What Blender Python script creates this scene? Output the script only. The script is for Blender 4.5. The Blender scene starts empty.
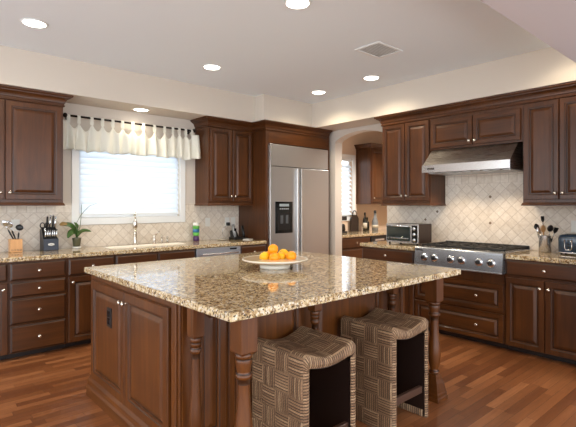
import bpy, bmesh, math, random
from math import sin, cos, pi, radians as R
from mathutils import Vector, Matrix
random.seed(7)
S = bpy.context.scene
COL = S.collection

# ------------------------------------------------------------ camera, world, exposure, large lights
cam = bpy.data.objects.new('camera', bpy.data.cameras.new('camera'))
COL.objects.link(cam)
cam.location = (0, 0, 1.377)
cam.rotation_euler = (pi/2, 0, 0.844 - pi/2)
cam.data.sensor_width = 36
cam.data.lens = 449/576*36
cam.data.shift_y = -8.3/576
cam.data.clip_start = .05
S.camera = cam
S.view_settings.view_transform = 'Standard'
S.view_settings.look = 'None'
S.view_settings.gamma = 1
S.view_settings.use_curve_mapping = False
S.view_settings.exposure = 0.72
w = bpy.data.worlds.new('daylight'); S.world = w; w.use_nodes = True
w.node_tree.nodes['Background'].inputs[0].default_value = (.90, .95, 1, 1)
w.node_tree.nodes['Background'].inputs[1].default_value = 2.3

def area(name, loc, rot, sx, sy, power, color):
    l = bpy.data.lights.new(name, 'AREA'); l.shape = 'RECTANGLE'; l.size = sx; l.size_y = sy
    l.energy = power; l.color = color
    o = bpy.data.objects.new(name, l); o.location = loc; o.rotation_euler = rot; COL.objects.link(o); return o
# daylight falling on the two windows from outdoors
area('sink_window_daylight', (2.17, 5.75, 1.75), (R(-90), 0, 0), 1.5, 1.2, 15, (.90, .96, 1))
area('pantry_window_daylight', (5.95, 5.75, 1.75), (R(-90), 0, 0), .8, 1.2, 5, (.90, .96, 1))

# ------------------------------------------------------------ materials
def lin(r, g, b):
    f = lambda c: (c/255/12.92) if c/255 <= .04045 else ((c/255+.055)/1.055)**2.4
    return (f(r), f(g), f(b), 1)
def new_mat(name):
    m = bpy.data.materials.new(name); m.use_nodes = True
    nt = m.node_tree; b = nt.nodes['Principled BSDF']
    return m, nt, b
def simple(name, col, rough=.5, metal=0, coat=0, spec=.5, bump=0, bscale=200):
    m, nt, b = new_mat(name)
    b.inputs['Base Color'].default_value = col; b.inputs['Roughness'].default_value = rough
    b.inputs['Metallic'].default_value = metal; b.inputs['Coat Weight'].default_value = coat
    b.inputs['Specular IOR Level'].default_value = spec
    tc = nt.nodes.new('ShaderNodeTexCoord'); n = nt.nodes.new('ShaderNodeTexNoise')
    n.inputs['Scale'].default_value = bscale; nt.links.new(tc.outputs['Object'], n.inputs['Vector'])
    if bump:
        bp = nt.nodes.new('ShaderNodeBump'); bp.inputs['Strength'].default_value = bump; bp.inputs['Distance'].default_value = .002
        nt.links.new(n.outputs['Fac'], bp.inputs['Height']); nt.links.new(bp.outputs['Normal'], b.inputs['Normal'])
    return m
def math_n(nt, op, a, b=None, c=None):
    n = nt.nodes.new('ShaderNodeMath'); n.operation = op
    for i, v in enumerate((a, b, c)):
        if v is None: continue
        if isinstance(v, (int, float)): n.inputs[i].default_value = v
        else: nt.links.new(v, n.inputs[i])
    return n.outputs[0]
def ramp(nt, fac, stops, interp='LINEAR'):
    r = nt.nodes.new('ShaderNodeValToRGB'); r.color_ramp.interpolation = interp
    e = r.color_ramp.elements
    e[0].position, e[0].color = stops[0]; e[1].position, e[1].color = stops[-1]
    for p, c in stops[1:-1]:
        x = e.new(p); x.color = c
    nt.links.new(fac, r.inputs[0]); return r.outputs[0]
def mixc(nt, fac, a, b, mode='MIX'):
    n = nt.nodes.new('ShaderNodeMix'); n.data_type = 'RGBA'; n.blend_type = mode
    for sock, v in ((n.inputs[0], fac), (n.inputs[6], a), (n.inputs[7], b)):
        if isinstance(v, (int, float, tuple)): sock.default_value = v
        else: nt.links.new(v, sock)
    return n.outputs[2]
def noise(nt, vec, scale, detail=3, rough=.5, dist=0):
    n = nt.nodes.new('ShaderNodeTexNoise'); n.inputs['Scale'].default_value = scale
    n.inputs['Detail'].default_value = detail; n.inputs['Roughness'].default_value = rough
    n.inputs['Distortion'].default_value = dist
    nt.links.new(vec, n.inputs['Vector']); return n
def mapping(nt, src, scale=(1,1,1), rot=(0,0,0), loc=(0,0,0)):
    m = nt.nodes.new('ShaderNodeMapping'); m.inputs['Scale'].default_value = scale
    m.inputs['Rotation'].default_value = rot; m.inputs['Location'].default_value = loc
    nt.links.new(src, m.inputs['Vector']); return m.outputs[0]
def bump(nt, b, h, strength, dist):
    bp = nt.nodes.new('ShaderNodeBump'); bp.inputs['Strength'].default_value = strength; bp.inputs['Distance'].default_value = dist
    nt.links.new(h, bp.inputs['Height']); nt.links.new(bp.outputs['Normal'], b.inputs['Normal'])

def wood(name, dark, mid, light, axis, rough=.34, coat=.08):
    m, nt, b = new_mat(name)
    tc = nt.nodes.new('ShaderNodeTexCoord')
    sc = {'x': (1.2, 16, 16), 'y': (16, 1.2, 16), 'z': (16, 16, 1.2)}[axis]
    v = mapping(nt, tc.outputs['Object'], sc)
    n1 = noise(nt, v, 1.6, 5, .6, .6); n2 = noise(nt, tc.outputs['Object'], 2.2, 2, .5)
    f = math_n(nt, 'ADD', math_n(nt, 'MULTIPLY', n1.outputs['Fac'], .55), math_n(nt, 'MULTIPLY', n2.outputs['Fac'], .45))
    c = ramp(nt, f, [(.28, dark), (.5, mid), (.74, light)])
    nt.links.new(c, b.inputs['Base Color']); b.inputs['Roughness'].default_value = rough
    b.inputs['Coat Weight'].default_value = coat; b.inputs['Coat Roughness'].default_value = .22; b.inputs['Specular IOR Level'].default_value = .38
    bump(nt, b, n1.outputs['Fac'], .06, .002)
    return m
UD, UM, UL = lin(52,27,10), lin(78,43,17), lin(102,59,26)
M = {}
M['wood_v'] = wood('cherry_wood_upright_grain', UD, UM, UL, 'z')
M['wood_h'] = wood('cherry_wood_level_grain', UD, UM, UL, 'x')
M['glaze'] = simple('dark_glaze_in_grooves', lin(34,18,10), .35, coat=.2)
M['isl_v'] = wood('island_cherry_upright_grain', lin(58,30,9), lin(90,49,17), lin(120,69,26), 'z')
M['isl_h'] = wood('island_cherry_level_grain', lin(58,30,9), lin(90,49,17), lin(120,69,26), 'y')
M['darkwood'] = simple('very_dark_wood', lin(34,20,15), .4, coat=.1)
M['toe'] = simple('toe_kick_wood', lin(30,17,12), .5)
M['wall'] = simple('beige_wall_paint', lin(212,202,190), .85, bump=.08, bscale=60)
M['soffit'] = simple('cream_soffit_paint', lin(213,203,190), .85, bump=.08, bscale=60)
M['peach'] = simple('peach_wall_paint', lin(224,200,176), .85, bump=.08, bscale=60)
M['ceil'] = simple('ceiling_paint', lin(234,241,246), .9, bump=.12, bscale=80)
M['trimwhite'] = simple('white_trim_paint', lin(236,238,238), .45)
M['whiteplastic'] = simple('white_plastic', lin(232,230,222), .35)
M['blackplastic'] = simple('black_plastic', lin(22,22,24), .35)
M['blackgloss'] = simple('black_gloss', lin(14,15,17), .12)
M['iron'] = simple('black_cast_iron', lin(24,23,23), .5, bump=.2, bscale=300)
M['bronze'] = simple('dark_bronze_rod', lin(36,28,24), .35, metal=.6)
M['nickel'] = simple('satin_nickel', lin(214,206,194), .22, metal=1)
M['chrome'] = simple('polished_chrome', lin(225,226,228), .1, metal=1)
M['porcelain'] = simple('cream_porcelain', lin(238,230,214), .18, coat=.5)
M['platebeige'] = simple('beige_glazed_plate', lin(205,184,152), .25, coat=.4)
M['glassy'] = None
def steel(name, col, rough, axis=(1,1,60)):
    m, nt, b = new_mat(name); tc = nt.nodes.new('ShaderNodeTexCoord')
    v = mapping(nt, tc.outputs['Object'], axis); n = noise(nt, v, 8, 3, .6)
    b.inputs['Base Color'].default_value = col; b.inputs['Metallic'].default_value = .8
    r = math_n(nt, 'MULTIPLY_ADD', n.outputs['Fac'], .12, rough-.06); nt.links.new(r, b.inputs['Roughness'])
    bump(nt, b, n.outputs['Fac'], .03, .001); return m
M['steel'] = steel('brushed_stainless_steel', lin(188,187,187), .36)
M['steel_l'] = steel('brushed_stainless_trim', lin(205,203,202), .22)
M['hood'] = steel('hood_steel', lin(178,172,166), .28); M['hood'].node_tree.nodes['Principled BSDF'].inputs['Metallic'].default_value = 1
M['panelsteel'] = steel('rangetop_panel_steel', lin(150,152,156), .25, (60,1,1))
M['dwsteel'] = steel('dishwasher_steel', lin(190,194,204), .35)

def granite():
    m, nt, b = new_mat('speckled_gold_granite'); tc = nt.nodes.new('ShaderNodeTexCoord'); o = tc.outputs['Object']
    n1 = noise(nt, o, 38, 6, .72, .3)
    base = ramp(nt, n1.outputs['Fac'], [(.34, lin(108,78,46)), (.45, lin(172,142,98)), (.53, lin(208,186,144)), (.66, lin(232,218,188))])
    vo = nt.nodes.new('ShaderNodeTexVoronoi'); vo.inputs['Scale'].default_value = 130; vo.inputs['Randomness'].default_value = 1
    dn = noise(nt, o, 70, 2, .5)
    va = nt.nodes.new('ShaderNodeVectorMath'); va.operation = 'MULTIPLY_ADD'
    nt.links.new(dn.outputs['Color'], va.inputs[0]); va.inputs[1].default_value = (.010,.010,.010); nt.links.new(o, va.inputs[2])
    nt.links.new(va.outputs[0], vo.inputs['Vector'])
    sp = nt.nodes.new('ShaderNodeSeparateColor'); nt.links.new(vo.outputs['Color'], sp.inputs[0])
    n2 = noise(nt, o, 22, 3, .6)
    thr = math_n(nt, 'MULTIPLY_ADD', n2.outputs['Fac'], .85, -.19)
    dk = math_n(nt, 'LESS_THAN', sp.outputs[0], thr)
    dcol = ramp(nt, sp.outputs[1], [(.0, lin(30,24,20)), (.38, lin(78,54,36)), (.7, lin(136,104,70)), (1, lin(160,142,118))], 'CONSTANT')
    c = mixc(nt, math_n(nt, 'MULTIPLY', dk, .85), base, dcol)
    lt = math_n(nt, 'GREATER_THAN', sp.outputs[2], .86)
    c = mixc(nt, math_n(nt, 'MULTIPLY', lt, .6), c, lin(236,230,216))
    nt.links.new(c, b.inputs['Base Color'])
    b.inputs['Roughness'].default_value = .06; b.inputs['Specular IOR Level'].default_value = .3; b.inputs['Coat Weight'].default_value = .35; b.inputs['Coat Roughness'].default_value = .01; b.inputs['Coat IOR'].default_value = 1.5
    return m
M['granite'] = granite()

def floor_mat():
    m, nt, b = new_mat('cherry_plank_floor'); tc = nt.nodes.new('ShaderNodeTexCoord')
    s = nt.nodes.new('ShaderNodeSeparateXYZ'); nt.links.new(tc.outputs['Object'], s.inputs[0])
    PW = .064
    yr = math_n(nt, 'DIVIDE', s.outputs[1], PW); row = math_n(nt, 'FLOOR', yr); fy = math_n(nt, 'FRACT', yr)
    wn = nt.nodes.new('ShaderNodeTexWhiteNoise'); wn.noise_dimensions = '1D'; nt.links.new(row, wn.inputs['W'])
    xl = math_n(nt, 'ADD', math_n(nt, 'DIVIDE', s.outputs[0], .62), math_n(nt, 'MULTIPLY', wn.outputs['Value'], 9.7))
    col = math_n(nt, 'FLOOR', xl); fx = math_n(nt, 'FRACT', xl)
    cv = nt.nodes.new('ShaderNodeCombineXYZ'); nt.links.new(row, cv.inputs[0]); nt.links.new(col, cv.inputs[1])
    w2 = nt.nodes.new('ShaderNodeTexWhiteNoise'); w2.noise_dimensions = '3D'; nt.links.new(cv.outputs[0], w2.inputs['Vector'])
    base = ramp(nt, w2.outputs['Value'], [(0, lin(122,70,38)), (.35, lin(142,86,48)), (.65, lin(158,98,57)), (1, lin(178,116,72))])
    # grain
    cm = nt.nodes.new('ShaderNodeCombineXYZ')
    nt.links.new(math_n(nt, 'ADD', s.outputs[0], math_n(nt, 'MULTIPLY', w2.outputs['Value'], 40)), cm.inputs[0]); nt.links.new(s.outputs[1], cm.inputs[1])
    g = noise(nt, mapping(nt, cm.outputs[0], (2.2, 26, 1)), 1.5, 5, .62, .8)
    c = mixc(nt, .5, base, ramp(nt, g.outputs['Fac'], [(.3, (.42,.42,.42,1)), (.7, (1,1,1,1))]), 'MULTIPLY')
    e = math_n(nt, 'MINIMUM', math_n(nt, 'MULTIPLY', math_n(nt, 'MINIMUM', fy, math_n(nt, 'SUBTRACT', 1, fy)), PW),
               math_n(nt, 'MULTIPLY', math_n(nt, 'MINIMUM', fx, math_n(nt, 'SUBTRACT', 1, fx)), .62))
    gap = math_n(nt, 'LESS_THAN', e, .0016)
    c = mixc(nt, math_n(nt, 'MULTIPLY', gap, .55), c, lin(50,26,16))
    nt.links.new(c, b.inputs['Base Color']); b.inputs['Roughness'].default_value = .34
    b.inputs['Coat Weight'].default_value = .15; b.inputs['Coat Roughness'].default_value = .25
    bump(nt, b, math_n(nt, 'SUBTRACT', g.outputs['Fac'], math_n(nt, 'MULTIPLY', gap, 1)), .12, .002)
    return m
M['floor'] = floor_mat()

def tile_mat(name, zband, along):
    """travertine: tumbled tiles set on the diagonal, one straight course above height zband"""
    m, nt, b = new_mat(name); tc = nt.nodes.new('ShaderNodeTexCoord')
    s = nt.nodes.new('ShaderNodeSeparateXYZ'); nt.links.new(tc.outputs['Object'], s.inputs[0])
    u = s.outputs[0] if along == 'x' else s.outputs[1]; z = s.outputs[2]
    band = math_n(nt, 'GREATER_THAN', z, zband)
    T = .088
    def cell(a, bb):
        fa, fb = math_n(nt, 'FRACT', a), math_n(nt, 'FRACT', bb)
        ea = math_n(nt, 'MINIMUM', fa, math_n(nt, 'SUBTRACT', 1, fa)); eb = math_n(nt, 'MINIMUM', fb, math_n(nt, 'SUBTRACT', 1, fb))
        cc = nt.nodes.new('ShaderNodeCombineXYZ'); nt.links.new(math_n(nt, 'FLOOR', a), cc.inputs[0]); nt.links.new(math_n(nt, 'FLOOR', bb), cc.inputs[1])
        wn = nt.nodes.new('ShaderNodeTexWhiteNoise'); nt.links.new(cc.outputs[0], wn.inputs['Vector'])
        return math_n(nt, 'MINIMUM', ea, eb), wn.outputs['Value']
    k = .70711/T
    d1 = math_n(nt, 'MULTIPLY', math_n(nt, 'ADD', u, math_n(nt, 'SUBTRACT', z, zband)), k)
    d2 = math_n(nt, 'MULTIPLY', math_n(nt, 'SUBTRACT', u, math_n(nt, 'SUBTRACT', z, zband)), k)
    e1, v1 = cell(math_n(nt, 'ADD', d1, 200), math_n(nt, 'ADD', d2, 200))
    e2, v2 = cell(math_n(nt, 'ADD', math_n(nt, 'DIVIDE', u, T), 50), math_n(nt, 'DIVIDE', math_n(nt, 'SUBTRACT', z, zband), T))
    mx = lambda a, bb: math_n(nt, 'ADD', math_n(nt, 'MULTIPLY', a, math_n(nt, 'SUBTRACT', 1, band)), math_n(nt, 'MULTIPLY', bb, band))
    e, v = mx(e1, e2), mx(v1, v2)
    grout = math_n(nt, 'LESS_THAN', e, .028)
    c = ramp(nt, v, [(0, lin(216,203,186)), (.5, lin(226,214,198)), (1, lin(234,224,210))])
    n = noise(nt, tc.outputs['Object'], 28, 5, .65)
    c = mixc(nt, .35, c, ramp(nt, n.outputs['Fac'], [(.35, lin(198,182,162)), (.65, lin(240,232,220))]), 'MIX')
    c = mixc(nt, math_n(nt, 'MULTIPLY', grout, .6), c, lin(172,156,138))
    nt.links.new(c, b.inputs['Base Color']); b.inputs['Roughness'].default_value = .5
    h = math_n(nt, 'MINIMUM', e, .07)
    bump(nt, b, math_n(nt, 'ADD', math_n(nt, 'MULTIPLY', h, 8), math_n(nt, 'MULTIPLY', n.outputs['Fac'], .3)), .5, .004)
    return m
M['tile_back'] = tile_mat('travertine_window_wall', 1.30, 'x')
M['tile_right'] = tile_mat('travertine_range_wall', 1.62, 'y')

def translucent(name, col, fac, rough=.6):
    m, nt, b = new_mat(name); b.inputs['Base Color'].default_value = col; b.inputs['Roughness'].default_value = rough
    t = nt.nodes.new('ShaderNodeBsdfTranslucent'); t.inputs[0].default_value = col
    mx = nt.nodes.new('ShaderNodeMixShader'); mx.inputs[0].default_value = fac
    nt.links.new(b.outputs[0], mx.inputs[1]); nt.links.new(t.outputs[0], mx.inputs[2])
    nt.links.new(mx.outputs[0], nt.nodes['Material Output'].inputs[0]); return m
M['slat'] = translucent('white_blind_slat', lin(236,242,248), .37)
M['curtain'] = translucent('ivory_curtain_cloth', lin(238,237,228), .25, .9)
def glass(name, col=(1,1,1,1), rough=0, ior=1.45):
    m, nt, b = new_mat(name); b.inputs['Base Color'].default_value = col; b.inputs['Roughness'].default_value = rough
    b.inputs['Transmission Weight'].default_value = 1; b.inputs['IOR'].default_value = ior; return m
M['glass'] = glass('clear_glass')
def emis(name, col, st):
    m, nt, b = new_mat(name); b.inputs['Emission Color'].default_value = col; b.inputs['Emission Strength'].default_value = st
    b.inputs['Base Color'].default_value = col; return m
M['lamp'] = emis('lit_lamp_lens', (1, .95, .86, 1), 6)
M['lampdisc'] = M['lamp']

def wicker():
    m, nt, b = new_mat('woven_seagrass'); uv = nt.nodes.new('ShaderNodeUVMap'); uv.uv_map = 'UVMap'
    # u,v are in cord units: u = cord index coordinate, v = distance along the cord
    s = nt.nodes.new('ShaderNodeSeparateXYZ'); nt.links.new(uv.outputs[0], s.inputs[0])
    wn = nt.nodes.new('ShaderNodeTexWhiteNoise'); wn.noise_dimensions = '1D'; nt.links.new(math_n(nt, 'FLOOR', s.outputs[0]), wn.inputs['W'])
    fr = math_n(nt, 'FRACT', s.outputs[0])
    prof = math_n(nt, 'SINE', math_n(nt, 'MULTIPLY', fr, pi))
    tw = math_n(nt, 'SINE', math_n(nt, 'MULTIPLY', math_n(nt, 'ADD', math_n(nt, 'MULTIPLY', s.outputs[1], 1.1), fr), 2*pi))
    n = noise(nt, uv.outputs[0], 1.3, 4, .7)
    f = math_n(nt, 'ADD', math_n(nt, 'MULTIPLY', wn.outputs['Value'], .35), math_n(nt, 'MULTIPLY', n.outputs['Fac'], .6))
    c = ramp(nt, f, [(.2, lin(108,78,54)), (.5, lin(154,120,88)), (.8, lin(196,166,130))])
    edge = ramp(nt, prof, [(.2, (.12,.09,.07,1)), (.7, (1,1,1,1))])
    c = mixc(nt, 1, c, edge, 'MULTIPLY')
    c = mixc(nt, .3, c, ramp(nt, math_n(nt, 'MULTIPLY_ADD', tw, .5, .5), [(0, (.45,.4,.36,1)), (.6, (1,1,1,1))]), 'MULTIPLY')
    nt.links.new(c, b.inputs['Base Color']); b.inputs['Roughness'].default_value = .65
    bump(nt, b, math_n(nt, 'ADD', math_n(nt, 'MULTIPLY', prof, 1.2), math_n(nt, 'MULTIPLY', tw, .25)), .7, .004)
    return m
M['wicker'] = wicker()
def orange_mat(name, col):
    m, nt, b = new_mat(name); tc = nt.nodes.new('ShaderNodeTexCoord'); v = noise(nt, tc.outputs['Object'], 260, 2)
    b.inputs['Base Color'].default_value = col; b.inputs['Roughness'].default_value = .42
    bump(nt, b, v.outputs['Fac'], .35, .0015); return m
M['orange'] = orange_mat('orange_peel', lin(255,160,8)); M['yelloworange'] = orange_mat('yellow_orange_peel', lin(255,190,12))
M['leaf'] = simple('orchid_leaf', lin(66,98,40), .35, coat=.2); M['leafdry'] = simple('browning_leaf', lin(150,120,66), .5)
M['stem'] = simple('orchid_stem', lin(90,96,60), .5)
M['moss'] = simple('bark_and_moss', lin(70,72,48), .9, bump=1, bscale=90)
M['blockwood'] = wood('light_maple_block', lin(196,140,88), lin(220,166,112), lin(232,184,134), 'z', .45, .1)
M['slate'] = simple('slate_blue_block', lin(46,52,66), .35)
M['greyblue'] = simple('blue_grey_enamel', lin(44,64,84), .22, coat=.5)
M['bottlegreen'] = simple('dark_bottle_glass', lin(20,22,16), .08, coat=.5)
M['green'] = simple('green_soap', lin(96,176,72), .3); M['blue'] = simple('blue_band', lin(56,120,170), .3)
M['purple'] = simple('purple_band', lin(76,44,92), .3)
M['label'] = simple('paper_label', lin(206,196,176), .6)
M['spoonwood'] = simple('spoon_wood', lin(176,134,86), .5)

# ------------------------------------------------------------ mesh builder
class MB:
    def __init__(s): s.v = []; s.f = []; s.m = []; s.sm = []
    def add(s, vs, fs, mat=0, smooth=False):
        o = len(s.v); s.v += [tuple(v) for v in vs]
        for f in fs: s.f.append([i+o for i in f]); s.m.append(mat); s.sm.append(smooth)
        return s
    def box(s, x0, x1, y0, y1, z0, z1, mat=0):
        return s.add([(x0,y0,z0),(x1,y0,z0),(x1,y1,z0),(x0,y1,z0),(x0,y0,z1),(x1,y0,z1),(x1,y1,z1),(x0,y1,z1)],
              [(0,3,2,1),(4,5,6,7),(0,1,5,4),(1,2,6,5),(2,3,7,6),(3,0,4,7)], mat)
    def bbox(s, x0, x1, y0, y1, z0, z1, b=.003, mat=0):
        """box with chamfered edges, as a small bevelled solid"""
        bm = bmesh.new(); bmesh.ops.create_cube(bm, size=1)
        for v in bm.verts: v.co = Vector((x0+(v.co.x+.5)*(x1-x0), y0+(v.co.y+.5)*(y1-y0), z0+(v.co.z+.5)*(z1-z0)))
        bmesh.ops.bevel(bm, geom=list(bm.edges), offset=b, segments=2, affect='EDGES', profile=.5)
        bm.verts.index_update(); vs = [v.co[:] for v in bm.verts]; fs = [[v.index for v in f.verts] for f in bm.faces]; bm.free()
        return s.add(vs, fs, mat)
    def rings(s, rings, mat=0, closed=True, cap0=True, cap1=True, smooth=True, mats=None):
        n = len(rings[0]); o = len(s.v)
        for r in rings: s.v += [tuple(p) for p in r]
        for i in range(len(rings)-1):
            for j in range(n if closed else n-1):
                k = (j+1) % n
                s.f.append([o+i*n+j, o+i*n+k, o+(i+1)*n+k, o+(i+1)*n+j]); s.m.append(mats[i] if mats else mat); s.sm.append(smooth)
        if cap0: s.f.append([o+j for j in range(n)][::-1]); s.m.append(mats[0] if mats else mat); s.sm.append(False)
        if cap1: s.f.append([o+(len(rings)-1)*n+j for j in range(n)]); s.m.append(mats[-1] if mats else mat); s.sm.append(False)
        return s
    def lathe(s, prof, c=(0,0,0), axis='z', n=24, mat=0, mats=None, smooth=True):
        rr = []
        for r, h in prof:
            ring = []
            for j in range(n):
                a = 2*pi*j/n; p = (r*cos(a), r*sin(a), h)
                if axis == 'y': p = (p[0], h, -p[1])       # axis along +y
                if axis == 'x': p = (h, p[0], p[1])
                ring.append((c[0]+p[0], c[1]+p[1], c[2]+p[2]))
            rr.append(ring)
        return s.rings(rr, mat, mats=mats, smooth=smooth)
    def tube(s, pts, r, n=8, mat=0):
        pts = [Vector(p) for p in pts]; rs = r if isinstance(r, (list, tuple)) else [r]*len(pts); rr = []
        up = Vector((0,0,1))
        for i, p in enumerate(pts):
            t = (pts[min(i+1, len(pts)-1)] - pts[max(i-1, 0)]).normalized()
            a = t.cross(up if abs(t.z) < .95 else Vector((0,1,0))).normalized(); b2 = t.cross(a)
            rr.append([p + rs[i]*(cos(2*pi*j/n)*a + sin(2*pi*j/n)*b2) for j in range(n)])
        return s.rings(rr, mat)
    def prism(s, poly, axis, a0, a1, mat=0):
        """extrude a 2-D polygon: axis 'x' poly=(y,z), 'y' poly=(x,z), 'z' poly=(x,y)"""
        def p(u, v, a): return {'x': (a,u,v), 'y': (u,a,v), 'z': (u,v,a)}[axis]
        n = len(poly)
        vs = [p(u,v,a0) for u,v in poly] + [p(u,v,a1) for u,v in poly]
        fs = [list(range(n))[::-1], [n+i for i in range(n)]] + [[i, (i+1)%n, n+(i+1)%n, n+i] for i in range(n)]
        return s.add(vs, fs, mat)
    def sweep(s, path, prof, mat=0, mats=None, closed=False):
        """profile (out, z) swept along plan path; outward = right of travel, mitred"""
        path = [Vector((p[0], p[1])) for p in path]; n = len(path); rr = []
        for i, p in enumerate(path):
            a = path[i-1] if (i > 0 or closed) else None; b2 = path[(i+1) % n] if (i < n-1 or closed) else None
            d1 = (p-a).normalized() if a is not None else (b2-p).normalized(); d2 = (b2-p).normalized() if b2 is not None else d1
            n1 = Vector((d1.y, -d1.x)); n2 = Vector((d2.y, -d2.x)); m = (n1+n2); m = m/ (m.dot(n1) if abs(m.dot(n1)) > 1e-6 else 1)
            rr.append([(p.x+m.x*o, p.y+m.y*o, z) for o, z in prof])
        if closed: rr.append(rr[0])
        return s.rings(rr, mat, closed=True, cap0=not closed, cap1=not closed, smooth=False)
    def build(s, name, mats, parent=None, loc=None):
        me = bpy.data.meshes.new(name); me.from_pydata(s.v, [], s.f)
        if not isinstance(mats, (list, tuple)): mats = [mats]
        for m in mats: me.materials.append(m)
        me.polygons.foreach_set('material_index', s.m); me.polygons.foreach_set('use_smooth', s.sm); me.update()
        bm = bmesh.new(); bm.from_mesh(me); bmesh.ops.recalc_face_normals(bm, faces=bm.faces[:]); bm.to_mesh(me); bm.free()
        o = bpy.data.objects.new(name, me); COL.objects.link(o)
        if parent is not None: o.parent = parent
        if loc: o.location = loc
        return o
def tag(o, label, cat, group=None):
    o['label'] = label; o['category'] = cat
    if group: o['group'] = group
    return o
def struct(o, label=None):
    o['kind'] = 'structure'
    if label: o['label'] = label
    return o
def empty(name, loc=(0,0,0), rz=0):
    o = bpy.data.objects.new(name, None); o.empty_display_size = .1; o.location = loc; o.rotation_euler = (0,0,rz); COL.objects.link(o); return o
def thing(name, label, cat, loc=(0,0,0), rz=0, group=None): return tag(empty(name, loc, rz), label, cat, group)
def copy_tree(o, parent=None):
    c = o.copy(); COL.objects.link(c)
    if parent is not None: c.parent = parent
    for ch in list(o.children): copy_tree(ch, c)
    return c
def text(name, body, size, mat, parent, loc, rot, ext=.0006, sx=1):
    cu = bpy.data.curves.new(name, 'FONT'); cu.body = body; cu.size = size; cu.extrude = ext; cu.align_x = 'CENTER'; cu.align_y = 'CENTER'
    t = bpy.data.objects.new(name, cu); COL.objects.link(t); bpy.context.view_layer.update()
    me = bpy.data.meshes.new_from_object(t.evaluated_get(bpy.context.evaluated_depsgraph_get())); bpy.data.objects.remove(t)
    me.name = name; me.materials.clear(); me.materials.append(mat)
    o = bpy.data.objects.new(name, me); COL.objects.link(o); o.parent = parent; o.location = loc; o.rotation_euler = rot; o.scale = (sx, 1, 1); return o

# ------------------------------------------------------------ structure
WY, WX = 5.22, 4.97          # window wall, range wall
ZC, ZS = 2.833, 2.485        # ceiling, soffit underside
struct(MB().box(-3.2, 8.0, -2.6, WY+.15, -.1, 0).build('floor', M['floor']))
struct(MB().box(-3.2, 8.0, -2.6, WY+.15, ZC, ZC+.1).build('ceiling', M['ceil']))
# window wall with two openings
W1 = (1.56, 2.78, 1.235, 2.10); W2 = (5.45, 6.17, 1.17, 2.20)
b = MB()
b.box(-3.2, W1[0], WY, WY+.15, 0, ZC).box(W1[0], W1[1], WY, WY+.15, 0, W1[2]).box(W1[0], W1[1], WY, WY+.15, W1[3], ZC).box(W1[1], WX+.15, WY, WY+.15, 0, ZC)
struct(b.build('wall_back', M['wall']))
b = MB()
b.box(WX+.15, W2[0], WY, WY+.15, 0, ZC).box(W2[0], W2[1], WY, WY+.15, 0, W2[2]).box(W2[0], W2[1], WY, WY+.15, W2[3], ZC).box(W2[1], 8.0, WY, WY+.15, 0, ZC)
struct(b.build('wall_pantry_back', M['peach']))
# range wall with arched opening
A0, A1 = 3.60, 4.53
arch = [(A0 + (A1-A0)*i/20, 2.315 + .115*(1-((i-10)/10)**2)**.8) for i in range(21)]
poly = [(.95, 0), (A0, 0)] + arch + [(A1, 0), (WY, 0), (WY, ZC), (.95, ZC)]
struct(MB().prism(poly, 'x', WX, WX+.15).build('wall_right', M['wall']))
struct(MB().box(7.3, 7.42, 2.0, WY, 0, ZC).build('wall_pantry_right', M['peach']))
struct(MB().box(WX+.15, 7.3, 2.0, 2.12, 0, ZC).build('wall_pantry_front', M['peach']))
# opening towards the next room, seen only as its header at the top right
r = .13; xj = 4.02; zh = 2.462
poly = [(-3.2, zh)] + [(xj-r + r*sin(a*pi/20), zh-r + r*cos(a*pi/20)) for a in range(11)] + [(xj, 0), (8.0, 0), (8.0, ZC), (-3.2, ZC)]
struct(MB().prism(poly, 'y', -.6, 1.10).build('wall_front', simple('lavender_grey_paint', lin(204,197,198), .85)))
# soffits
b = MB(); b.box(-3.2, 3.67, 4.79, WY, ZS, ZC); struct(b.build('trim_1', M['soffit']), 'cream soffit above the window wall cabinets')
b = MB(); b.box(3.67, 4.552, 4.60, WY, ZS, ZC); struct(b.build('trim_2', M['soffit']), 'cream soffit stepping forward above the refrigerator')
b = MB(); b.box(4.552, WX, 1.10, WY, ZS, ZC); struct(b.build('trim_3', M['soffit']), 'long cream soffit above the range wall cabinets')
# backsplashes
b = MB(); b.box(-1.0, 1.485, WY-.010, WY, .914, 1.40).box(1.485, 2.855, WY-.010, WY, .914, 1.155).box(2.855, 3.70, WY-.010, WY, .914, 1.40)
struct(b.build('trim_4', M['tile_back']), 'travertine tile backsplash below the window')
b = MB(); b.box(WX-.010, WX, 1.10, 1.765, .914, 1.40).box(WX-.010, WX, 1.765, 2.755, .914, 1.80).box(WX-.010, WX, 2.755, 3.58, .914, 1.40)
struct(b.build('trim_5', M['tile_right']), 'travertine diamond tile backsplash behind the range')

def window(name, x0, x1, z0, z1, cas, y=WY):
    root = empty(name, (0,0,0)); struct(root)
    f = MB()   # casing with a stepped profile
    for (a,bb,c,d) in ((x0-cas, x0, z0-cas, z1+cas), (x1, x1+cas, z0-cas, z1+cas), (x0, x1, z1, z1+cas), (x0, x1, z0-cas, z0)):
        f.bbox(a, bb, y-.022, y, c, d, .004)
    f.build('casing', M['trimwhite'], root)
    f = MB(); t = .035
    for (a,bb,c,d) in ((x0, x0+t, z0, z1), (x1-t, x1, z0, z1), (x0+t, x1-t, z1-t, z1), (x0+t, x1-t, z0, z0+t)):
        f.bbox(a, bb, y+.05, y+.11, c, d, .003)
    f.build('sash', M['trimwhite'], root)
    MB().box(x0+t, x1-t, y+.078, y+.084, z0+t, z1-t).build('glass_pane', M['glass'], root)
    return root
window('window_1', *W1[:2], W1[2], W1[3], .075)
window('window_2', *W2[:2], W2[2], W2[3], .07)
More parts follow.
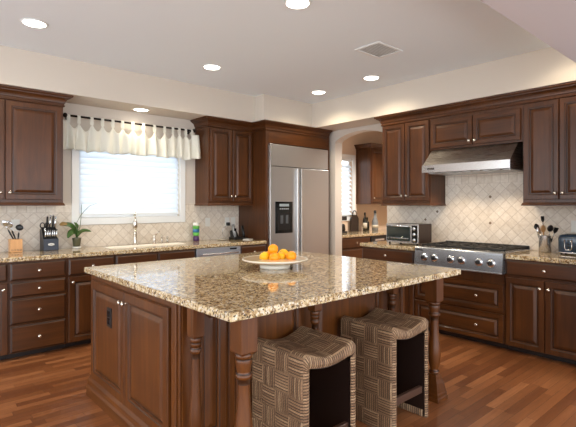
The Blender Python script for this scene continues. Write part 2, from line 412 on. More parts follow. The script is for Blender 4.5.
def blind(name, label, x0, x1, z0, z1, y, pitch, tilt, sw):
    root = thing(name, label, 'blind', ((x0+x1)/2, y, z0))
    w2 = (x1-x0)/2; h = z1-z0
    MB().bbox(-w2, w2, -.02, .02, h-.045, h, .004).build('headrail', M['trimwhite'], root)
    MB().bbox(-w2, w2, -.016, .016, 0, .022, .004).build('bottom_rail', M['trimwhite'], root)
    b = MB(); n = int((h-.05)/pitch)
    for i in range(n):
        z = .035 + i*pitch; ca, sa = cos(tilt), sin(tilt); pr = []
        for k in range(5):
            u = (k/4-.5)*sw; bow = .0025*(1-(2*k/4-1)**2)
            pr.append((u*ca - bow*sa, z + u*sa + bow*ca))
        pr2 = [(p[0]+.0012, p[1]-.0012) for p in pr][::-1]
        b.prism(pr+pr2, 'x', -w2, w2)
    b.build('slats', M['slat'], root)
    return root
blind('window_blind', 'white closed horizontal blind over the kitchen sink', W1[0]+.008, W1[1]-.008, W1[2]+.03, W1[3]-.002, WY+.022, .064, R(72), .072)
blind('window_blind', 'white slatted shutter blind seen through the arch', W2[0]+.008, W2[1]-.008, W2[2]+.03, W2[3]-.002, WY+.022, .075, R(48), .075)

# ------------------------------------------------------------ cabinet parts (local: x along the wall, y into it, front of the box at y=0)
GL = M['glaze']
def knob(parent, x, z, y=-.022):
    return MB().lathe([(.0001,0),(.009,0),(.0075,-.003),(.0055,-.010),(.009,-.016),(.0155,-.021),(.016,-.026),(.012,-.0305),(.0001,-.032)], (x, y, z), 'y', 14).build('knob', M['nickel'], parent)
def panel(parent, name, x0, x1, z0, z1, fw=.06, t=.022, mat=None, y0=0, slab=False):
    mat = mat or M['wood_v']
    if slab: prof = [(0,0),(0,-t+.010),(.004,-t+.007),(.012,-t+.003),(.016,-t),(.05,-t)]; ms = [0,0,1,0,0]
    else: prof = [(0,0),(0,-t+.005),(.004,-t),(fw-.014,-t),(fw-.010,-t+.003),(fw-.004,-t+.004),(fw,-t+.013),(fw+.006,-t+.013),(fw+.028,-t+.003),(fw+.034,-t+.002)]; ms = [0,0,0,1,0,0,1,0,0]
    lim = min(x1-x0, z1-z0)/2-.002
    b = MB(); rr = [[(x0+min(i,lim),y0+y,z0+min(i,lim)),(x1-min(i,lim),y0+y,z0+min(i,lim)),(x1-min(i,lim),y0+y,z1-min(i,lim)),(x0+min(i,lim),y0+y,z1-min(i,lim))] for i, y in prof]
    b.rings(rr, smooth=False, mats=ms); b.m[-1] = 0; b.m[-2] = 0
    return b.build(name, [mat, GL], parent)
def cab_box(parent, x0, x1, d, z0, z1, mat=None, toe=0):
    b = MB(); b.box(x0, x1, 0, d, z0+toe, z1); 
    o = b.build('cabinet_body', mat or M['wood_v'], parent)
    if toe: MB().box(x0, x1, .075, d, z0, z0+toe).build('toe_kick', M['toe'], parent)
    return o
def door(p, x0, x1, z0, z1, kx=None, kz=None, **k):
    d = panel(p, 'door', x0, x1, z0, z1, **k)
    if kx is not None: knob(d, kx, kz)
    return d
def drawer(p, x0, x1, z0, z1, kn=True, slab=True, fw=.05, name='drawer'):
    d = panel(p, name, x0, x1, z0, z1, fw=fw, slab=slab, mat=M['wood_h'])
    if kn: knob(d, (x0+x1)/2, (z0+z1)/2)
    return d
def light_rail(p, x0, x1, z, d, left=True, right=True):
    prof = [(0,0),(.006,-.004),(.010,-.016),(.016,-.022),(.016,-.030),(0,-.032)]
    path = ([(x0, d)] if left else []) + [(x0, 0), (x1, 0)] + ([(x1, d)] if right else [])
    # travel so that outward lies in front
    MB().sweep(path, [(o, z+h) for o, h in prof]).build('light_rail', M['wood_h'], p)

ZB, ZT = .062, .872
FY = 4.603            # face of the window wall base cabinets
D = WY-.012-FY
def base(label, X0, X1, Y=FY, rz=0, origin=None):
    t = thing('base_cabinet', label, 'cabinet', origin or (X0, Y, 0), rz); cab_box(t, 0, X1-X0, D, 0, ZT, toe=ZB-.004); return t
# window wall
def wb(label, x0, x1): return base(label, x0, x1), x1-x0
c1, w = wb('dark cherry base cabinet at the left edge of the photo', .33, .786)
drawer(c1, .006, w-.006, .705, .862); door(c1, .006, w-.006, ZB+.003, .690, w-.04, .635)
c2, w = wb('dark cherry base cabinet with a stack of four drawers', .788, 1.268)
for z0, z1 in ((.705,.862),(.555,.690),(.316,.540),(ZB+.003,.301)): drawer(c2, .012, w-.012, z0, z1)
c3, w = wb('dark cherry base cabinet with one drawer over a single door, below the orchid', 1.270, 1.724)
drawer(c3, .012, w-.006, .705, .862); door(c3, .012, w-.006, ZB+.003, .690, .045, .640)
w = 2.652-1.726; c4 = thing('base_cabinet', 'dark cherry sink base cabinet with blank false drawer fronts', 'cabinet', (1.726, FY, 0))
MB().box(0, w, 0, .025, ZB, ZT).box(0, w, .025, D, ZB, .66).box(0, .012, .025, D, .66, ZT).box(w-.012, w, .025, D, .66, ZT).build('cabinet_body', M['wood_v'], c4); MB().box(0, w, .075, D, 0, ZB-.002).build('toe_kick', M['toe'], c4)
drawer(c4, .006, w/2-.004, .705, .862, False, name='false_front'); drawer(c4, w/2+.004, w-.006, .705, .862, False, name='false_front')
door(c4, .006, w/2-.003, ZB+.003, .690, w/2-.04, .640); door(c4, w/2+.003, w-.006, ZB+.003, .690, w/2+.04, .640)
dw = thing('dishwasher', 'stainless steel dishwasher under the counter between sink and refrigerator', 'dishwasher', (2.656, FY, 0))
MB().box(0, .624, .0, .58, .06, .868).build('housing', M['blackplastic'], dw)
MB().bbox(.003, .621, -.028, 0, .08, .868, .004).build('door', M['dwsteel'], dw)
b = MB(); b.tube([(.06,-.062,.80),(.565,-.062,.80)], .010, 10).tube([(.09,-.028,.80),(.09,-.062,.80)], .007).tube([(.53,-.028,.80),(.53,-.062,.80)], .007); b.build('handle', M['steel_l'], dw)
MB().bbox(.46,.56,-.031,-.028,.835,.855,.001).build('control_display', M['blackgloss'], dw)
MB().box(0,.624,.075,.58,0,.058).build('toe_kick', M['toe'], dw)
c5, w = wb('small dark cherry drawer cabinet beside the refrigerator panel', 3.284, 3.698)
for z0, z1 in ((.705,.862),(.40,.690),(ZB+.003,.385)): drawer(c5, .006, w-.010, z0, z1)

# countertop with sink cutout
SK = (1.76, 2.66, 4.80, 5.04)
def slab(o_boxes, name, label):
    b = MB()
    for q in o_boxes: b.bbox(*q, .004) if len(q) == 6 else None
    o = b.build(name, M['granite']); return tag(o, label, 'countertop')
def frame_slab(X0, X1, Y0, Y1, z0, z1, hole, e=.006):
    """slab with eased edges and a rectangular hole"""
    b = MB(); hx0,hx1,hy0,hy1 = hole
    rect = lambda i, z: [(X0+i,Y0+i,z),(X1-i,Y0+i,z),(X1-i,Y1-i,z),(X0+i,Y1-i,z)]
    h = lambda z: [(hx0,hy0,z),(hx1,hy0,z),(hx1,hy1,z),(hx0,hy1,z)]
    b.rings([h(z0), rect(e,z0), rect(0,z0+e), rect(0,z1-e), rect(e,z1), h(z1), h(z0)], smooth=False, cap0=False, cap1=False)
    return b
o = frame_slab(.10, 3.698, 4.578, WY-.011, .874, .914, SK).build('countertop', M['granite']); tag(o, 'speckled granite countertop along the window wall with the sink', 'countertop')
# the sink
sk = thing('kitchen_sink', 'cream white sink set into the granite under the window', 'sink', (2.21, 4.92, .873))
b = MB(); q = lambda dx, dy, z, n=40: [(dx*math.copysign(abs(cos(2*pi*i/n))**.28, cos(2*pi*i/n)), dy*math.copysign(abs(sin(2*pi*i/n))**.28, sin(2*pi*i/n)), z) for i in range(n)]
b.rings([q(.460,.130,.0415), q(.460,.130,.043), q(.456,.127,.0445), q(.448,.119,.0445), q(.436,.110,.03), q(.42,.10,-.16), q(.02,.02,-.17)], cap0=False)
b.build('basin', M['porcelain'], sk)
MB().lathe([(.0001,.002),(.03,.002),(.035,0),(.035,-.004)], (0,0,-.166)).build('drain', M['chrome'], sk)
fc = thing('faucet', 'tall stainless pull-down faucet behind the sink', 'faucet', (2.16, 5.13, .915), -.4)
b = MB(); b.lathe([(.0001,0),(.03,0),(.03,.006),(.024,.012),(.022,.03),(.022,.13),(.024,.14),(.017,.15),(.015,.19)], n=20); b.build('base', M['nickel'], fc)
pts = [(0,0,.15)] + [(0, -.075*(1-cos(a)), .31+.075*sin(a)) for a in [i*pi/10 for i in range(0, 11)]]
MB().tube(pts, .0125, 12).build('spout', M['nickel'], fc)
b = MB(); b.lathe([(.0001,0),(.020,0),(.026,.01),(.024,.07),(.015,.12),(.0001,.12)], (0,-.15,.195)); b.build('spray_head', M['nickel'], fc)
fl = thing('faucet_lever', 'small single faucet handle with angled lever beside the tall faucet', 'faucet handle', (2.40, 5.135, .915))
b = MB(); b.lathe([(.0001,0),(.022,0),(.022,.006),(.016,.012),(.015,.07),(.018,.085),(.014,.10),(.0001,.105)], n=16); b.build('base', M['nickel'], fl)
MB().tube([(0,0,.095),(.02,-.03,.115),(.03,-.07,.145)], [.008,.007,.005], 8).build('lever', M['nickel'], fl)
for (x, hh, lab) in ((2.50, .085, 'slim soap dispenser next to the faucet lever'), (2.57, .075, 'short air gap cap at the right of the sink')):
    o = MB().lathe([(.0001,0),(.016,0),(.016,.005),(.010,.012),(.010,hh-.02),(.013,hh-.012),(.012,hh),(.0001,hh+.003)], n=14).build('soap_dispenser' if hh > .08 else 'air_gap_cap', M['nickel'], None, (x, 5.135, .915)); tag(o, lab, 'sink fitting')

# ------------------------------------------------------------ upper cabinets, window wall
UF = 4.89; UD_ = WY-.001-UF; Z0, Z1 = 1.395, 2.41
def upper(label, x0, x1, Y=UF, z0=Z0, z1=Z1, left=True, right=True, rz=0, origin=None, rail=True):
    t = thing('wall_cabinet', label, 'cabinet', origin or (x0, Y, 0), rz); cab_box(t, 0, x1-x0, UD_, z0, z1)
    if rail: light_rail(t, 0, x1-x0, z0+.008, UD_-.002, left, right)
    return t
u = upper('dark cherry wall cabinet at the left of the window', .31, 1.313, left=False)
door(u, .010, .492, 1.432, 2.358, .46, 1.495); door(u, .502, .983, 1.432, 2.358, .535, 1.495)
u = upper('dark cherry two door wall cabinet between window and refrigerator', 3.008, 3.698, right=False)
door(u, .022, .352, 1.432, 2.358, .325, 1.492, fw=.055); door(u, .362, .680, 1.432, 2.358, .388, 1.492, fw=.055)
CP = [(0,2.366),(.008,2.366),(.013,2.371),(.013,2.379),(.008,2.384),(.008,2.398),(.017,2.402),(.019,2.414),(.024,2.428),(.038,2.442),(.056,2.450),(.058,2.458),(.070,2.461),(.076,2.468),(.077,2.4835),(0,2.4835)]
def crown(path, label):
    o = MB().sweep(path, CP).build('crown_molding', M['wood_h']); tag(o, label, 'crown molding'); return o
FX0, FX1, FFY = 3.70, 4.955, 4.60
crown([(.31, UF-.001), (1.314, UF-.001), (1.314, WY-.012)], 'stepped cherry crown molding on the cabinet left of the window')
crown([(3.007, WY-.012), (3.007, UF-.001), (FX0-.001, UF-.001), (FX0-.001, FFY-.001), (4.90, FFY-.001)][0:5], 'cherry crown molding stepping forward over the refrigerator')

# ------------------------------------------------------------ refrigerator and its surround
fs = thing('refrigerator_surround', 'tall cherry panel surround enclosing the built-in refrigerator', 'cabinet', (FX0, FFY, 0))
FD = WY-.002-FFY
MB().bbox(0, .045, 0, FD, 0, 2.41, .002).build('side_panel', M['wood_v'], fs)
MB().bbox(1.19, 1.215, 0, FD, 0, 2.41, .002).build('side_panel', M['wood_v'], fs)
MB().bbox(.045, 1.19, 0, .02, 2.205, 2.41, .002).build('header_panel', M['wood_h'], fs)
MB().box(.045, 1.19, .02, FD, 2.215, 2.40).build('top_box', M['darkwood'], fs)
rf = thing('refrigerator', 'wide built-in stainless steel refrigerator with water dispenser', 'refrigerator', (FX0+.047, FFY, 0))
RW = 1.139
MB().box(.002, RW-.002, .03, .60, .0, 2.19).build('cabinet_body', M['darkwood'], rf)
MB().bbox(.004, RW-.004, -.005, .03, 1.905, 2.195, .004).build('grille_panel', M['steel'], rf)
split = .515
dl = MB().bbox(.02, split-.006, -.022, .03, .10, 1.892, .004).build('door', M['steel'], rf)
dr = MB().bbox(split+.006, RW-.006, -.022, .03, .10, 1.892, .004).build('door', M['steel'], rf)
MB().bbox(.001, .018, -.030, .03, .10, 2.195, .003).build('side_trim', M['steel_l'], rf)
for x in (split-.036, split+.036):
    MB().bbox(x-.013, x+.013, -.062, -.022, .14, 1.885, .008).build('handle', M['steel_l'], dl if x < split else dr)
MB().box(.01, RW-.01, .02, .06, 0, .095).build('kick_grille', M['blackplastic'], rf)
dp = MB(); dx0, dx1, dz0, dz1 = .095, .405, 1.0, 1.425
dp.bbox(dx0, dx1, -.028, -.0225, dz0, dz1, .002).build('water_dispenser', M['blackgloss'], dl)
dpo = dl.children[-1]
MB().bbox(dx0+.04, dx1-.04, -.0305, -.0285, dz0+.045, dz0+.27, .001).build('recess', M['blackplastic'], dpo)
b = MB(); b.bbox(dx0+.085, dx0+.13, -.036, -.0307, dz0+.13, dz0+.24, .002).bbox(dx1-.13, dx1-.085, -.036, -.0307, dz0+.13, dz0+.24, .002); b.build('paddles', simple('dark_grey_paddle', lin(84,88,92), .3), dpo)
MB().bbox(dx0+.07, dx1-.07, -.031, -.0285, dz1-.065, dz1-.03, .001).build('display', simple('pale_display', lin(150,162,166), .3), dpo)
b = MB()
for i in range(5): b.bbox(dx0+.075+.034*i, dx0+.098+.034*i, -.0305, -.0285, dz1-.105, dz1-.09, .001)
b.build('buttons', simple('pale_buttons', lin(170,176,178), .3), dpo)

# ------------------------------------------------------------ range wall (local x = -Y, local y = +X): rotation -90 degrees
RF = 4.355; RZ = -pi/2
def rb(label, y1, y0):
    t = thing('base_cabinet', label, 'cabinet', (RF, y1, 0), RZ); cab_box(t, 0, y1-y0, WX-.012-RF, 0, ZT, toe=ZB-.004); return t, y1-y0
c, w = rb('dark cherry base cabinet under the toaster oven', 3.52, 2.780)
drawer(c, .010, w-.008, .72, .862); door(c, .010, w/2-.003, ZB+.003, .705, w/2-.035, .64); door(c, w/2+.003, w-.008, ZB+.003, .705, w/2+.035, .64)
t = thing('base_cabinet', 'cherry base cabinet with two wide raised panel drawers below the range', 'cabinet', (RF, 2.777, 0), RZ); w = .967
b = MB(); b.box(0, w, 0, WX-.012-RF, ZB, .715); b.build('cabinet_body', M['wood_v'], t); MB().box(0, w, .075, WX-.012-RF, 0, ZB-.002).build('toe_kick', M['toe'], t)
for z0, z1 in ((.358, .622), (ZB+.006, .338)):
    dd_ = drawer(t, .008, w-.008, z0, z1, kn=False, slab=False, fw=.055); knob(dd_, .26, (z0+z1)/2); knob(dd_, .707, (z0+z1)/2)
c, w = rb('cherry base cabinet with one drawer and two doors, right of the range', 1.806, 1.112)
drawer(c, .010, w-.006, .722, .862); door(c, .010, w/2-.003, ZB+.003, .700, w/2-.035, .632); door(c, w/2+.003, w-.006, ZB+.003, .700, w/2+.035, .632)
o = MB().bbox(4.33, WX-.011, 2.765, 3.542, .874, .914, .005).build('countertop', M['granite']); tag(o, 'short granite countertop under the toaster oven', 'countertop')
o = MB().bbox(4.33, WX-.011, 1.106, 1.797, .874, .914, .005).build('countertop', M['granite']); tag(o, 'granite countertop right of the range under the toaster', 'countertop')

def ru(label, y1, y0, z0=Z0, left=True, right=True, rail=True):
    return upper(label, 0, y1-y0, z0=z0, left=left, right=right, rz=RZ, origin=(4.64, y1, 0), rail=rail), y1-y0
c, w = ru('cherry two door wall cabinet between the arch and the range hood', 3.430, 2.760)
door(c, .012, w/2-.004, 1.432, 2.358, w/2-.03, 1.488, fw=.055); door(c, w/2+.006, w-.012, 1.432, 2.358, w/2+.036, 1.488, fw=.055)
c, w = ru('short cherry wall cabinet directly above the range hood', 2.759, 1.756, z0=2.0, rail=False)
door(c, .010, w/2-.004, 2.022, 2.33, w/2-.03, 2.062, fw=.055, mat=M['wood_h']); door(c, w/2+.004, w-.018, 2.022, 2.33, w/2+.032, 2.062, fw=.055, mat=M['wood_h'])
c, w = ru('tall cherry wall cabinet right of the range hood', 1.755, 1.112, right=False)
door(c, .012, w/2-.004, 1.432, 2.358, w/2-.03, 1.488, fw=.055); door(c, w/2+.004, w-.006, 1.432, 2.358, w/2+.032, 1.488, fw=.055)
crown([(WX-.002, 3.431), (4.639, 3.431), (4.639, 1.106)], 'long cherry crown molding across the range wall cabinets')

# range hood
hd = thing('range_hood', 'slanted stainless steel range hood under the short cabinet', 'range hood', (4.96, 2.745, 0), RZ)
hw = .945
prof = [(0,1.735),(-.515,1.735),(-.52,1.738),(-.52,1.812),(-.515,1.816),(-.325,1.996),(0,1.996)]
MB().prism([(y, z) for y, z in prof], 'x', .004, hw).build('canopy', M['hood'], hd)
MB().bbox(0, hw+.004, -.527, -.520, 1.733, 1.818, .002).build('front_lip', M['steel_l'], hd)
b = MB()
for i in range(9): b.bbox(.05+i*.1, .13+i*.1, -.47, -.08, 1.722, 1.7345, .003)
b.build('baffle_filters', M['steel'], hd)
MB().bbox(.07, .15, -.529, -.527, 1.765, 1.785, .0005).build('badge', M['blackgloss'], hd)
text('badge_lettering', 'VIKING', .018, M['nickel'], hd, (.11, -.5295, 1.775), (pi/2, 0, 0))
for yy in (2.5, 2.0):
    l = bpy.data.lights.new('hood_lamp', 'SPOT'); l.energy = 9; l.color = (1, .80, .58); l.spot_size = R(120); l.spot_blend = .6; l.shadow_soft_size = .04
    o = bpy.data.objects.new('hood_lamp', l); o.location = (4.62, yy, 1.715); COL.objects.link(o)

# rangetop
rt = thing('range_cooktop', 'professional six burner stainless gas rangetop with black grates', 'cooktop', (4.28, 2.742, 0), RZ)
rw = .938
MB().box(.004, rw-.004, .09, .66, .722, .905).build('housing', M['steel'], rt)
pp = [(.0,.742),(.006,.735),(.09,.735),(.09,.930),(.035,.930),(.022,.926),(.014,.918),(.012,.905)]
MB().prism(pp, 'x', 0, rw).build('control_panel', M['panelsteel'], rt)
MB().bbox(0, rw, -.014, .004, .728, .742, .002).build('bottom_trim', M['steel_l'], rt)
MB().bbox(.004, rw-.004, .091, .672, .906, .922, .003).build('burner_tray', M['steel_l'], rt)
for i, xx in enumerate((.120, .240, .420, .538, .715, .835)):
    b = MB(); b.lathe([(.0001,.012),(.042,.012),(.042,-.002),(.035,-.010),(.0001,-.011)], (xx,0,.825), 'y', 22)
    kb = b.build('knob_bezel', M['chrome'], rt)
    b = MB(); b.lathe([(.0001,-.011),(.023,-.011),(.020,-.034),(.017,-.038),(.0001,-.038)], (xx,0,.825), 'y', 18).bbox(xx-.005, xx+.005, -.048, -.030, .804, .846, .002)
    b.build('knob', M['blackplastic'], kb)
text('brand_lettering', 'VIKING', .026, M['blackplastic'], rt, (.058, .0055, .895), (pi/2, 0, 0))
for gx in range(3):
    x0 = .022 + gx*.300; x1 = x0+.292
    b = MB(); zt = .952
    for (a,bb,c_,d_) in ((x0,x1,.115,.128),(x0,x1,.645,.658),(x0,x0+.012,.115,.658),(x1-.012,x1,.115,.658),(x0,x1,.380,.393)): b.bbox(a,bb,c_,d_,zt-.016,zt,.003)
    for yc in (.25,.52):
        for k in range(8):
            a = k*pi/4; cx_ = (x0+x1)/2
            ex = cx_ + .13*cos(a)*min(1/abs(cos(a)) if abs(cos(a))>.1 else 9, 1/abs(sin(a)) if abs(sin(a))>.1 else 9); ey = yc + .13*sin(a)*min(1/abs(cos(a)) if abs(cos(a))>.1 else 9, 1/abs(sin(a)) if abs(sin(a))>.1 else 9)
            b.tube([(cx_+.03*cos(a), yc+.03*sin(a), zt-.006), (ex, ey, zt-.006)], .006, 6)
    for (fx,fy) in ((x0+.01,.122),(x1-.01,.122),(x0+.01,.650),(x1-.01,.650)): b.tube([(fx,fy,.9225),(fx,fy,zt-.01)], .007, 6)
    b.build('grate', M['iron'], rt)
    for yc in (.25,.52):
        MB().lathe([(.0001,.9225),(.055,.9225),(.055,.930),(.04,.934),(.038,.941),(.0001,.943)], ((x0+x1)/2, yc, 0), n=18).build('burner', M['iron'], rt)
MB().bbox(.004, rw-.004, .655, .672, .922, .958, .003).build('rear_trim', M['iron'], rt)

# ------------------------------------------------------------ island
IX0, IX1, IY0, IY1 = 1.11, 3.06, 2.05, 3.42
isl = thing('kitchen_island', 'large cherry kitchen island with turned legs and end doors', 'kitchen island', (0,0,0))
MB().box(IX0, IX1, IY0, IY1, .0, .873).build('cabinet_body', M['isl_v'], isl)
def place(o, loc, rz): o.location = loc; o.rotation_euler = (0,0,rz); return o
# doors on the end facing -X, built in a local frame then set in place
def idoor(y1, y0, kx, outlet=False, kn=True):
    w = y1-y0; d = panel(isl, 'door', 0, w, .135, .838, fw=.068, mat=M['isl_v']); place(d, (IX0, y1, 0), RZ)
    if kn: knob(d, kx, .772)
    if outlet:
        pl = MB().bbox(.322, .402, -.026, -.019, .572, .700, .002).build('outlet_plate', M['blackplastic'], d)
        b = MB(); b.bbox(.342, .382, -.0285, -.0262, .640, .680, .001).bbox(.342, .382, -.0285, -.0262, .592, .632, .001); b.build('sockets', M['blackgloss'], pl)
idoor(3.362, 2.755, .582, True); idoor(2.747, 2.172, .022)
b = MB(); b.bbox(IX0-.010, IX0, 2.062, 2.085, .13, .872, .003).bbox(IX0-.018, IX0, 2.090, 2.125, .13, .872, .004).bbox(IX0-.010, IX0, 2.130, 2.155, .13, .872, .003); b.build('fluted_stile', M['isl_v'], isl)
bp = [(0,0),(.036,0),(.036,.062),(.030,.070),(.026,.078),(.024,.108),(.014,.122),(.008,.134),(0,.136)]
MB().sweep([(IX0, IY1), (IX0, IY0), (IX1, IY0), (IX1, IY1)][::1], bp).build('base_molding', M['isl_h'], isl)
# framed back panels facing the stools
for (x0, x1) in ((IX0+.07, IX0+.25), (IX0+.27, 1.93), (2.03, 2.74), (2.84, IX1-.015)):
    d = panel(isl, 'back_panel', 0, x1-x0, .145, .86, fw=.05, mat=M['isl_v'], t=.016); place(d, (x0, IY0, 0), 0)
def turned(cx_, cy_, zt, blk, blkz, ringz, s, foot, name, mat=None):
    """square block, turned baluster and flared square foot"""
    root = MB(); h = blk/2
    def sq(w, z): return [(cx_-w,cy_-w,z),(cx_+w,cy_-w,z),(cx_+w,cy_+w,z),(cx_-w,cy_+w,z)]
    root.rings([sq(h-.002,zt), sq(h-.002, blkz+.004), sq(h-.010, blkz-.006), sq(h-.014,blkz-.010)], smooth=False)
    B, Q = blkz, ringz
    pr = [(.030,B),(.036,B-.008),(.037,B-.016),(.035,B-.024),(.031,B-.026),(.034,B-.034),(.0335,B-.05),(.028,Q+.022),(.027,Q+.014),(.034,Q+.009),(.0355,Q),(.034,Q-.009),(.0265,Q-.014),
          (.025,Q-.04),(.0255,Q-.08),(.029,.44),(.035,.38),(.0385,.34),(.0385,.31),(.035,.27),(.029,.235),(.024,.215),(.023,.205),(.031,.20),(.034,.192),(.031,.184),(.024,.178),(.028,.165)]
    root.lathe([(r_*s, z) for r_, z in pr], (cx_, cy_, 0), n=24, mats=[1 if j in (0,4,8,12,22,25) else 0 for j in range(len(pr)-1)])
    f = foot/2
    root.rings([sq(.024*s,.178), sq(.030*s,.165), sq(.034*s,.14), sq(.042*s,.115), sq(f*.80,.085), sq(f*.82,.078), sq(f*.86,.06), sq(f*.92,.05), sq(f*.93,.03), sq(f,.022), sq(f,0)], smooth=False)
    return root.build(name, [mat or M['isl_v'], simple('brown_glaze_rings', lin(54,30,14), .4)], isl)
turned(1.237, 1.702, .873, .095, .695, .585, 1.15, .135, 'leg')
turned(2.91, 1.702, .873, .095, .695, .600, 1.15, .135, 'leg')
for x in (1.142, 1.98, 2.79): turned(x, 1.975, .873, .066, .725, .655, .82, .085, 'post')
o = MB().bbox(1.089, 3.095, 1.594, 3.520, .874, .914, .007).build('island_countertop', M['granite']); tag(o, 'large speckled granite slab on top of the kitchen island', 'countertop')

# ------------------------------------------------------------ stools
def make_stool(label):
    root = thing('counter_stool', label, 'stool', (0,0,0), group=None)
    W, Dp, H, T = .395, .41, .635, .042
    cw = .015; patch = .105
    # profile path of the inverted U, outer surface
    def outer(t_):   # t_ in metres along: up the left, over, down the right
        r_ = .03; L1 = H-r_; arc = r_*pi/2; L2 = W-2*r_
        if t_ < L1: return (-W/2, t_, -1, 0)
        t_ -= L1
        if t_ < arc: a = t_/r_; return (-W/2+r_-r_*cos(a), L1+r_*sin(a), -cos(a), sin(a))
        t_ -= arc
        if t_ < L2:
            u = t_/L2; return (-W/2+r_+t_, H-.042*sin(pi*u)**1.0, 0, 1)
        t_ -= L2
        if t_ < arc: a = t_/r_; return (W/2-r_+r_*sin(a), L1+r_*cos(a), sin(a), cos(a))
        t_ -= arc; return (W/2, L1-t_, 1, 0)
    L = 2*(H-.03) + .03*pi + W-.06
    def inner(t_):
        # matching inner point, offset by the thickness
        x, z, nx, nz = outer(t_)
        if nz == 0: return (x - nx*T, min(z, H-.08))
        if nx == 0:
            u = (x+W/2)/W; return (max(-W/2+T, min(W/2-T, x)), H-.056-.030*sin(pi*u))
        return (-W/2+T if nx < 0 else W/2-T, H-.056 if nz > .7 else H-.07)
    step = .0035; n = int(L/step); m_ = int(Dp/step)
    verts, faces, uvs = [], [], []
    def cordinfo(t_, y):
        i, j = int(math.floor(t_/patch)), int(math.floor((y+Dp/2)/patch))
        ft, fy_ = t_/patch-i, (y+Dp/2)/patch-j
        hh = ((i*7+j*13) % 5)*3
        if (i+j) % 2: u, v = ft*7 + hh + 20*i, fy_*7
        else: u, v = fy_*7 + hh + 20*j + 7, ft*7
        along = fy_ if (i+j) % 2 else ft
        puff = sin(pi*min(max(along,0),1))**.5
        return u, v, abs(sin(pi*(u % 1)))*.0032 + puff*.005
    for i in range(n+1):
        t_ = L*i/n; x, z, nx, nz = outer(t_)
        for j in range(m_+1):
            y = -Dp/2 + Dp*j/m_; u, v, h = cordinfo(t_, y)
            e = min(y+Dp/2, Dp/2-y); rnd = .010*max(0, 1-e/.012)**2
            verts.append((x+nx*(h-rnd), y, max(0.0005, z+nz*(h-rnd)))); uvs.append((u, v))
    for i in range(n):
        for j in range(m_): a = i*(m_+1)+j; faces.append((a, a+1, a+m_+2, a+m_+1))
    me = bpy.data.meshes.new('woven_cover')
    uvl = list(uvs); mats_i = [0]*len(faces)
    # wrapped rims front and back: cords run across the edge
    for side in (-1, 1):
        o0 = len(verts); kk = 7
        for i in range(n+1):
            t_ = L*i/n; x, z, nx, nz = outer(t_); xi, zi = inner(t_)
            for k in range(kk+1):
                w_ = k/kk; bul = .010*sin(pi*w_) + abs(sin(pi*(t_/cw)))*.0020
                verts.append((x+(xi-x)*w_, side*(Dp/2+bul), max(.0005, z+(zi-z)*w_))); uvl.append((t_/cw+200, w_*3))
        for i in range(n):
            for k in range(kk):
                a = o0+i*(kk+1)+k; f = (a, a+1, a+kk+2, a+kk+1); faces.append(f if side < 0 else f[::-1]); mats_i.append(0)
    me.from_pydata(verts, [], faces); me.materials.append(M['wicker'])
    ul = me.uv_layers.new(name='UVMap')
    for lp in me.loops: ul.data[lp.index].uv = uvl[lp.vertex_index]
    me.polygons.foreach_set('use_smooth', [True]*len(faces)); me.update()
    o = bpy.data.objects.new('woven_cover', me); COL.objects.link(o); o.parent = root
    # dark inner frame
    b = MB(); yy = Dp/2-.006
    b.box(-W/2+.004, -W/2+T+.001, -yy, yy, .002, H-.10); b.build('side_panel', M['darkwood'], root)
    b = MB(); b.box(W/2-T-.001, W/2-.004, -yy, yy, .002, H-.10); b.build('side_panel', M['darkwood'], root)
    N = 16; top = [(-W/2+T*.6+(W-T*1.2)*i/N, H-.044-.032*sin(pi*i/N)) for i in range(N+1)]; bot = [(x, z-.018) for x, z in top][::-1]
    MB().prism(top+bot, 'y', -yy, yy).build('seat_board', M['darkwood'], root)
    for y0 in (-Dp/2+.015, Dp/2-.04):
        MB().bbox(-W/2+T, W/2-T, y0, y0+.024, .155, .20, .003).build('stretcher', simple('brown_stretcher', lin(72,48,36), .4), root)
    # woven lips along the bottom of both side panels
    for sx in (-1, 1):
        vs, fs_, uu = [], [], []; nn = 110
        for j in range(nn+1):
            y = -Dp/2+.005 + (Dp-.01)*j/nn
            for k in range(5):
                z = .002+.046*k/4; bul = .004*sin(pi*k/4)+abs(sin(pi*y/cw))*.002
                vs.append((sx*(W/2-T-.002-bul), y, z)); uu.append((y/cw+300, k*.8))
        for j in range(nn):
            for k in range(4): a = j*5+k; fs_.append((a, a+1, a+6, a+5) if sx > 0 else (a, a+5, a+6, a+1))
        me = bpy.data.meshes.new('woven_lip'); me.from_pydata(vs, [], fs_); me.materials.append(M['wicker'])
        ul = me.uv_layers.new(name='UVMap')
        for lp in me.loops: ul.data[lp.index].uv = uu[lp.vertex_index]
        me.update(); o = bpy.data.objects.new('woven_lip', me); COL.objects.link(o); o.parent = root
    return root
s1 = make_stool('woven seagrass counter stool nearest the front corner leg of the island')
s1['group'] = 'woven seagrass stools at the island'
s1.location = (1.706, 1.792, 0)
s2 = copy_tree(s1); s2.location = (2.442, 1.794, 0)
s2['label'] = 'woven seagrass counter stool beside the right-hand island leg'

